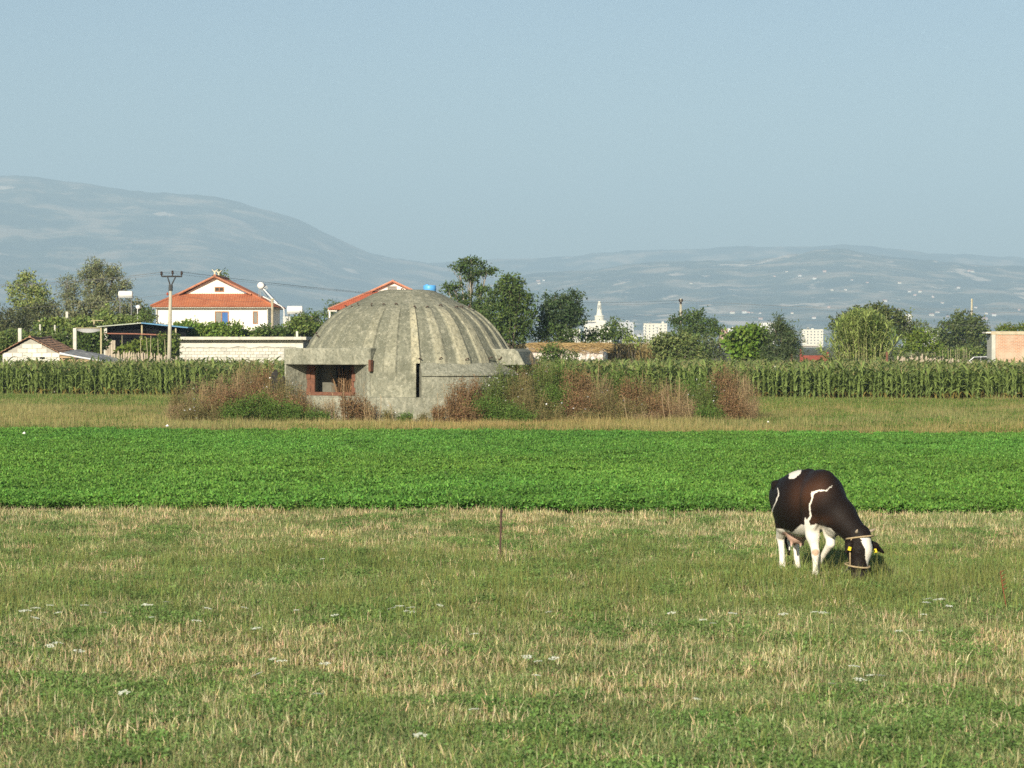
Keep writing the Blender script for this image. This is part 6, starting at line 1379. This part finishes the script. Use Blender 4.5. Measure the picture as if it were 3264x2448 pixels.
# ------------------------------------------------------------------ power poles and wires
PCON = surf('pole_concrete', (0.45, 0.42, 0.33), (0.34, 0.32, 0.25), .9, 3); DSTEEL = surf('dark_steel', (0.06, 0.06, 0.06), (0.04, 0.04, 0.04), .6)
def wire(pts, r=.007, label='thin dark power line crossing above the fields', g='power lines'):
    mb = MB(pts[0]); mb.tube(pts, r, 4, False); tag(mb.build('power_line', surf('aluminium_wire', (0.22, 0.22, 0.22), (0.16, 0.16, 0.16), .5)), label, 'wire', g)
def sag(a, b, s, n=14): return [a + (b - a) * t - np.array([0, 0, 4 * s * t * (1 - t)]) for t in np.linspace(0, 1, n)]
def make_poles():
    Y = 166.0; b = np.array([gX(537, Y), Y, 0]); top = at(544, 914, Y); r = empty('power_pole', b, 'concrete power pole with steel V crossarm beside the house', 'power pole')
    mb = MB(b); mb.tube([b, top], [.15, .095], 10); mb.build('pole', PCON, r, smooth=True)
    mb = MB(b); ca, cb, ba, bb_ = at(516, 881, Y), at(580, 881, Y), at(534, 882, Y), at(560, 882, Y); mb.tube([ca, cb], .05, 4); mb.tube([top, ba], .04, 4); mb.tube([top, bb_], .04, 4); mb.tube([top - [0, 0, .25], top + [0, 0, .12]], .13, 8); mb.build('crossarm', DSTEEL, r)
    ins = []
    for x, y in ((515, 871), (550, 868), (579, 870)): c = at(x, y, Y); d = at(x, 882, Y); mb = MB(b); mb.lathe([(.03, d[2]), (.04, c[2] - .12), (.09, c[2] - .05), (.06, c[2] + .02), (.085, c[2] + .06), (.03, c[2] + .12)], (c[0], Y, 0), 10); mb.build('insulator', surf('porcelain_brown', (0.05, 0.035, 0.03), rough=.3), r); ins.append(at(x, y - 4, Y))
    for x, y in ((540, 937),): mb = MB(b); c = at(x, y, Y); mb.lathe([(.03, c[2] - .1), (.08, c[2]), (.03, c[2] + .1)], (c[0] - .12, Y, 0), 8); mb.build('insulator', surf('porcelain_red', (0.35, 0.08, 0.05)), r)
    Y2 = 262; b2 = np.array([gX(2168, Y2), Y2, 0]); r2 = empty('utility_pole', b2, 'slim pole with insulators above the flat topped tree', 'power pole'); t2 = at(2170, 952, Y2); mb = MB(b2); mb.tube([b2, t2], [.16, .11], 9); mb.build('pole', PCON, r2, smooth=True)
    tips = []
    for dx, y in ((-4, 957), (4, 957), (0, 965), (3, 997)): c = at(2170 + dx, y, Y2 - .1); mb = MB(b2); mb.lathe([(.04, c[2] - .15), (.12, c[2]), (.04, c[2] + .14)], (c[0], Y2 - .1, 0), 8); mb.build('insulator', surf('porcelain_brown', (0.05, 0.035, 0.03), rough=.3), r2); tips.append(c)
    Y3 = 345; b3 = np.array([gX(3096, Y3), Y3, 0]); r3 = empty('bare_pole', b3, 'plain pale concrete pole rising behind the orchard tree', 'pole'); mb = MB(b3); mb.tube([b3, at(3098, 952, Y3)], [.15, .11], 4); mb.build('pole', surf('pale_pole', (0.52, 0.48, 0.34), (0.42, 0.38, 0.27)), r3); mb = MB(b3); mb.tube([at(3097, 990, Y3), at(3097, 993, Y3)], .16, 8); mb.build('band', DSTEEL, r3)
    Y4 = 219.5; x = gX(868, Y4); b4 = np.array([x, Y4, 0]); r4 = empty('wooden_pole', b4, 'weathered wooden service pole at the house corner', 'pole'); mb = MB(b4); mb.tube([b4, at(868, 955, Y4)], [.12, .10], 8); mb.build('pole', surf('grey_wood', (0.44, 0.38, 0.27), (0.32, 0.28, 0.2)), r4); mb = MB(b4); mb.tube([at(862, 954, Y4), at(874, 954, Y4)], .05, 5); mb.build('crossarm', POLEWOOD, r4)
    for k, i in enumerate(ins): wire(sag(i, at([-260, -240, -220][k], [905, 908, 912][k], 190), .35), label='thin dark power line running left from the concrete power pole', g='power lines left of the pole'); wire(sag(i, tips[k], .9, 24), label='thin power line strung from the concrete pole past the dome', g='power lines between the poles')
    wire(sag(at(540, 937, Y), at(-200, 985, 190), .3), label='lower dark cable running left from the concrete power pole'); wire(sag(at(540, 937, Y), at(868, 958, Y4), .25), label='service cable from the power pole to the house corner')
    for k in range(3): wire(sag(tips[k], at(3700 + 20 * k, 965 + 8 * k, 250), .7), label='thin power line running right from the slim pole', g='power lines right of the slim pole')
    wire(sag(tips[3], at(1200, 1040, 240), .3), label='low cable running from the slim pole towards the church'); wire(sag(tips[3], at(3600, 1040, 240), .4), label='low cable running right from the slim pole')
make_poles()

# ------------------------------------------------------------------ the town
CITY = 2900.0; CS = CITY / F
def cz(y): return gZ(y, CITY)
PALE = [surf('city_cream', (0.74, 0.70, 0.58), (0.68, 0.64, 0.53), .9, .05), surf('city_grey', (0.58, 0.58, 0.58), (0.52, 0.52, 0.53), .9, .05), surf('city_white', (0.76, 0.75, 0.70), (0.70, 0.69, 0.64), .9, .05), surf('city_orange', (0.62, 0.36, 0.24), (0.55, 0.31, 0.2), .9, .05), surf('city_pink', (0.64, 0.48, 0.40), (0.58, 0.42, 0.35), .9, .05)]
CWIN = surf('city_window', (0.10, 0.11, 0.12), (0.07, 0.08, 0.09), .3)
_cwm = {}
def cwin(w, h):
    k = (round(w, 1), round(h, 1))
    if k not in _cwm: mb = MB(); mb.box((0, 0, 0), (k[0], .12, k[1])); _cwm[k] = from_mb('window', mb, CWIN)
    return _cwm[k]
def block(name, label, x0, x1, ytop, m, Y=CITY, cols=5, floor=3.1, balc=(), roofbits=True, group=None, win=(1.2, 1.3), side=False, seed=1):
    g = np.random.default_rng(seed); X0, X1 = gX(x0, Y), gX(x1, Y); zt = gZ(ytop, Y); base = np.array([(X0 + X1) / 2, Y, 0]); root = empty(name, base, label, 'building', group); D = 16
    mb = MB(base); mb.bb(X0, X1, Y, Y + D, 0, zt); mb.build('wall', m, root)
    mb = MB(base); mb.bb(X0 - .3, X1 + .3, Y - .3, Y + D + .3, zt, zt + .5); mb.build('parapet', m, root)
    nf = int(zt / floor)
    for fl in range(nf):
        z = zt - .6 - floor * (fl + .5)
        if z < 2.0: continue
        for c in range(cols):
            if g.uniform() < .12: continue
            o = obj('window', cwin(*win), root); o.location = (X0 + (X1 - X0) * (c + .5) / cols - base[0], -.03, z)
        for bx in balc: xx = X0 + (X1 - X0) * bx; mb = MB(base); mb.bb(xx - 1.5, xx + 1.5, Y - 1.2, Y + .01, z - 1.5, z - .55); mb.build('balcony', PALE[2], root)
    if roofbits:
        for k in range(3): xx = X0 + (X1 - X0) * g.uniform(.15, .85); mb = MB(base); h = g.uniform(1.2, 2.6); mb.bb(xx - 1.2, xx + 1.2, Y + 3, Y + 6, zt + .5, zt + h); mb.build('roof_hut', PALE[g.integers(0, 3)], root)
block('tower_block', 'pale bluish grey tower block right of the church', 1968, 2020, 1028, PALE[1], cols=4, balc=(.2,), seed=3)
block('tower_block', 'cream apartment tower with stacked balconies left of the flat topped tree', 2052, 2126, 1032, PALE[0], cols=6, balc=(.03, .55), seed=4)
block('tower_block', 'orange apartment block behind the flat topped tree', 2294, 2320, 1050, PALE[3], cols=3, seed=5, roofbits=False)
block('tower_block', 'white block with roof huts above the orange block', 2320, 2358, 1048, PALE[2], cols=4, seed=6)
block('tower_block', 'cream tower block standing left of the giant reeds', 2558, 2624, 1051, PALE[0], cols=6, balc=(.04,), seed=7)
block('tower_block', 'narrow white tower showing right of the giant reeds', 2888, 2906, 1003, PALE[2], cols=2, seed=8, roofbits=False)
block('low_block', 'low white block between reeds and orchard tree', 2942, 2992, 1054, PALE[2], cols=3, seed=9, roofbits=False)
block('low_block', 'long low cream building below the bluish tower block', 2005, 2048, 1073, PALE[2], cols=5, seed=10, roofbits=False)
block('low_block', 'small orange building left of the church', 1790, 1850, 1050, PALE[0], cols=5, seed=11, roofbits=False)
block('low_block', 'small pale block between tower blocks', 2030, 2046, 1068, PALE[1], cols=2, seed=12, roofbits=False)
block('low_block', 'pale roof just showing over the fig tree', 2420, 2470, 1030, PALE[2], cols=4, seed=13, roofbits=False)
g_ = np.random.default_rng(21)
for k, (x0, x1, y) in enumerate([(902, 925, 1010), (922, 944, 1016), (946, 962, 1012), (966, 985, 1015), (985, 1003, 1010), (996, 1022, 1018), (905, 920, 1024), (1003, 1016, 1008)]):
    block('town_house', ['cream', 'white', 'pinkish', 'grey', 'orange', 'pale', 'narrow', 'reddish'][k] + ' far town house beyond the water tank stand', x0, x1, y, PALE[[0, 2, 4, 1, 3, 2, 0, 4][k]], Y=CITY + 60 * k, cols=3, seed=30 + k, roofbits=(k % 2 == 0), win=(1.5, 1.3))
def make_church():
    Y = CITY - 60; base = np.array([gX(1910, Y), Y, 0]); root = empty('church', base, 'white church with tall tapering round tower', 'church'); m = PALE[2]; ivory = surf('church_ivory', (0.80, 0.77, 0.64), (0.75, 0.72, 0.6), .9, .05)
    X = lambda x: gX(x, Y); Z = lambda y: gZ(y, Y); s = Y / F
    mb = MB(base); mb.bb(X(1862), X(1926), Y, Y + 22, 0, Z(1035)); mb.build('nave', ivory, root); mb = MB(base); mb.bb(X(1855), X(1932), Y - .8, Y + 23, Z(1026), Z(1022)); mb.build('roof_slab', ivory, root); mb = MB(base); mb.bb(X(1866), X(1926), Y + 2, Y + 20, Z(1035), Z(1026)); mb.build('clerestory', PALE[1], root)
    mb = MB(base); mb.bb(X(1900), X(1930), Y - 1.5, Y + 8, 0, Z(1026)); mb.build('porch', ivory, root); mb = MB(base); mb.bb(X(1930), X(1950), Y + 2, Y + 14, 0, Z(1036)); mb.build('wing', ivory, root)
    cx = X(1911); mb = MB(base); mb.lathe([(15 * s, Z(1026)), (15 * s, Z(1010)), (16.5 * s, Z(1008)), (16.5 * s, Z(1006)), (11 * s, Z(1005)), (8.5 * s, Z(998)), (7.2 * s, Z(986)), (6.2 * s, Z(972)), (5.6 * s, Z(969)), (4.4 * s, Z(967)), (4.0 * s, Z(961)), (3.6 * s, Z(960))], (cx, Y + 4, 0), 28); mb.build('tower', ivory, root)
    for dx in (-3.2, 0, 3.2): mb = MB(base); mb.bb(cx + dx * s - .25, cx + dx * s + .25, Y + 4 - 6.9 * s, Y + 4 - 5.6 * s, Z(986), Z(973)); mb.build('belfry_opening', CWIN, root)
    mb = MB(base); mb.bb(cx - .35, cx + .35, Y + 4 - 15.3 * s, Y + 4 - 14.8 * s, Z(1021), Z(1016)); mb.build('drum_window', CWIN, root)
    for x, y in ((1866, 1046), (1868, 1052), (1900, 1040), (1902, 1048)): mb = MB(base); mb.bb(X(x), X(x + 7), Y - 1.62, Y - 1.4, Z(y + 4), Z(y)) if x > 1895 else mb.bb(X(x), X(x + 7), Y - .12, Y + .1, Z(y + 4), Z(y)); mb.build('window', CWIN, root)
make_church()
# scattered houses on the near hill
def hillside():
    g = np.random.default_rng(40); pm = [PALE[0], PALE[2], PALE[4]]; meshes = []
    for m in pm:
        mb = MB(); mb.box((0, 0, 3), (13, 9, 6)); meshes.append(from_mb('wall', mb, m))
    rm = []; mb = MB(); mb.prism([(-5, 6), (5, 6), (0, 8.6)], lambda u, v, q: (q, u, v), -7, 7); roof = from_mb('roof', mb, surf('far_roof', (0.42, 0.2, 0.13), (0.36, 0.16, 0.1)))
    H = HILL3[4:30]; pj = project(H.reshape(-1, 3)).reshape(H.shape[0], H.shape[1], 2); pts = []
    want = [(2345, 1000), (2360, 999), (2385, 1005), (2400, 1006), (2420, 1008), (2430, 1015), (2530, 1003), (2575, 1010), (2640, 975), (2655, 930), (2700, 925), (2780, 908), (2860, 905), (2890, 935), (2905, 940), (2925, 932), (2955, 948), (2990, 950), (3010, 972), (3045, 921), (3090, 862), (3100, 864), (3005, 1000), (3030, 1012), (2970, 1012), (3130, 988), (3140, 1021), (3130, 1000), (2700, 888), (2480, 885), (2500, 870), (2560, 880), (2630, 866), (2610, 905), (2590, 892), (1690, 895), (1705, 902), (1740, 890), (1725, 900), (2200, 905), (3180, 1000), (3220, 985), (2820, 960), (2760, 985), (2850, 990)]
    fp = pj.reshape(-1, 2); hp = H.reshape(-1, 3)
    for k, (x, y) in enumerate(want):
        i = np.argmin(((fp - np.array([x, y])) ** 2).sum(1)); p = hp[i]; t = empty('hillside_house', (p[0] + g.normal(0, 10), p[1] - 4, p[2] - 1.0), 'tiny pale house on the wooded hillside above the town', 'house', 'houses scattered on the near hill', g.uniform(-.5, .5)); s = g.uniform(.5, 1.0); t.scale = (s, s, s)
        obj('wall', meshes[k % 3], t); obj('roof', roof, t)
hillside()

# ------------------------------------------------------------------ haze
def make_haze():
    mb = MB((0, 0, 0)); mb.bb(-12400, 12400, -1500, 16400, -1.5, 980); m = bpy.data.materials.new('haze'); m.use_nodes = True; nt = m.node_tree; nt.nodes.remove(nt.nodes['Principled BSDF'])
    v = nt.nodes.new('ShaderNodeVolumePrincipled'); v.inputs['Color'].default_value = (*HAZE_COLOR, 1); v.inputs['Density'].default_value = HAZE_DENSITY; v.inputs['Anisotropy'].default_value = -0.10
    nt.links.new(v.outputs[0], nt.nodes['Material Output'].inputs['Volume']); o = mb.build('haze', m); tag(o, 'pale blue summer haze over the plain', 'haze', kind='stuff')
make_haze()
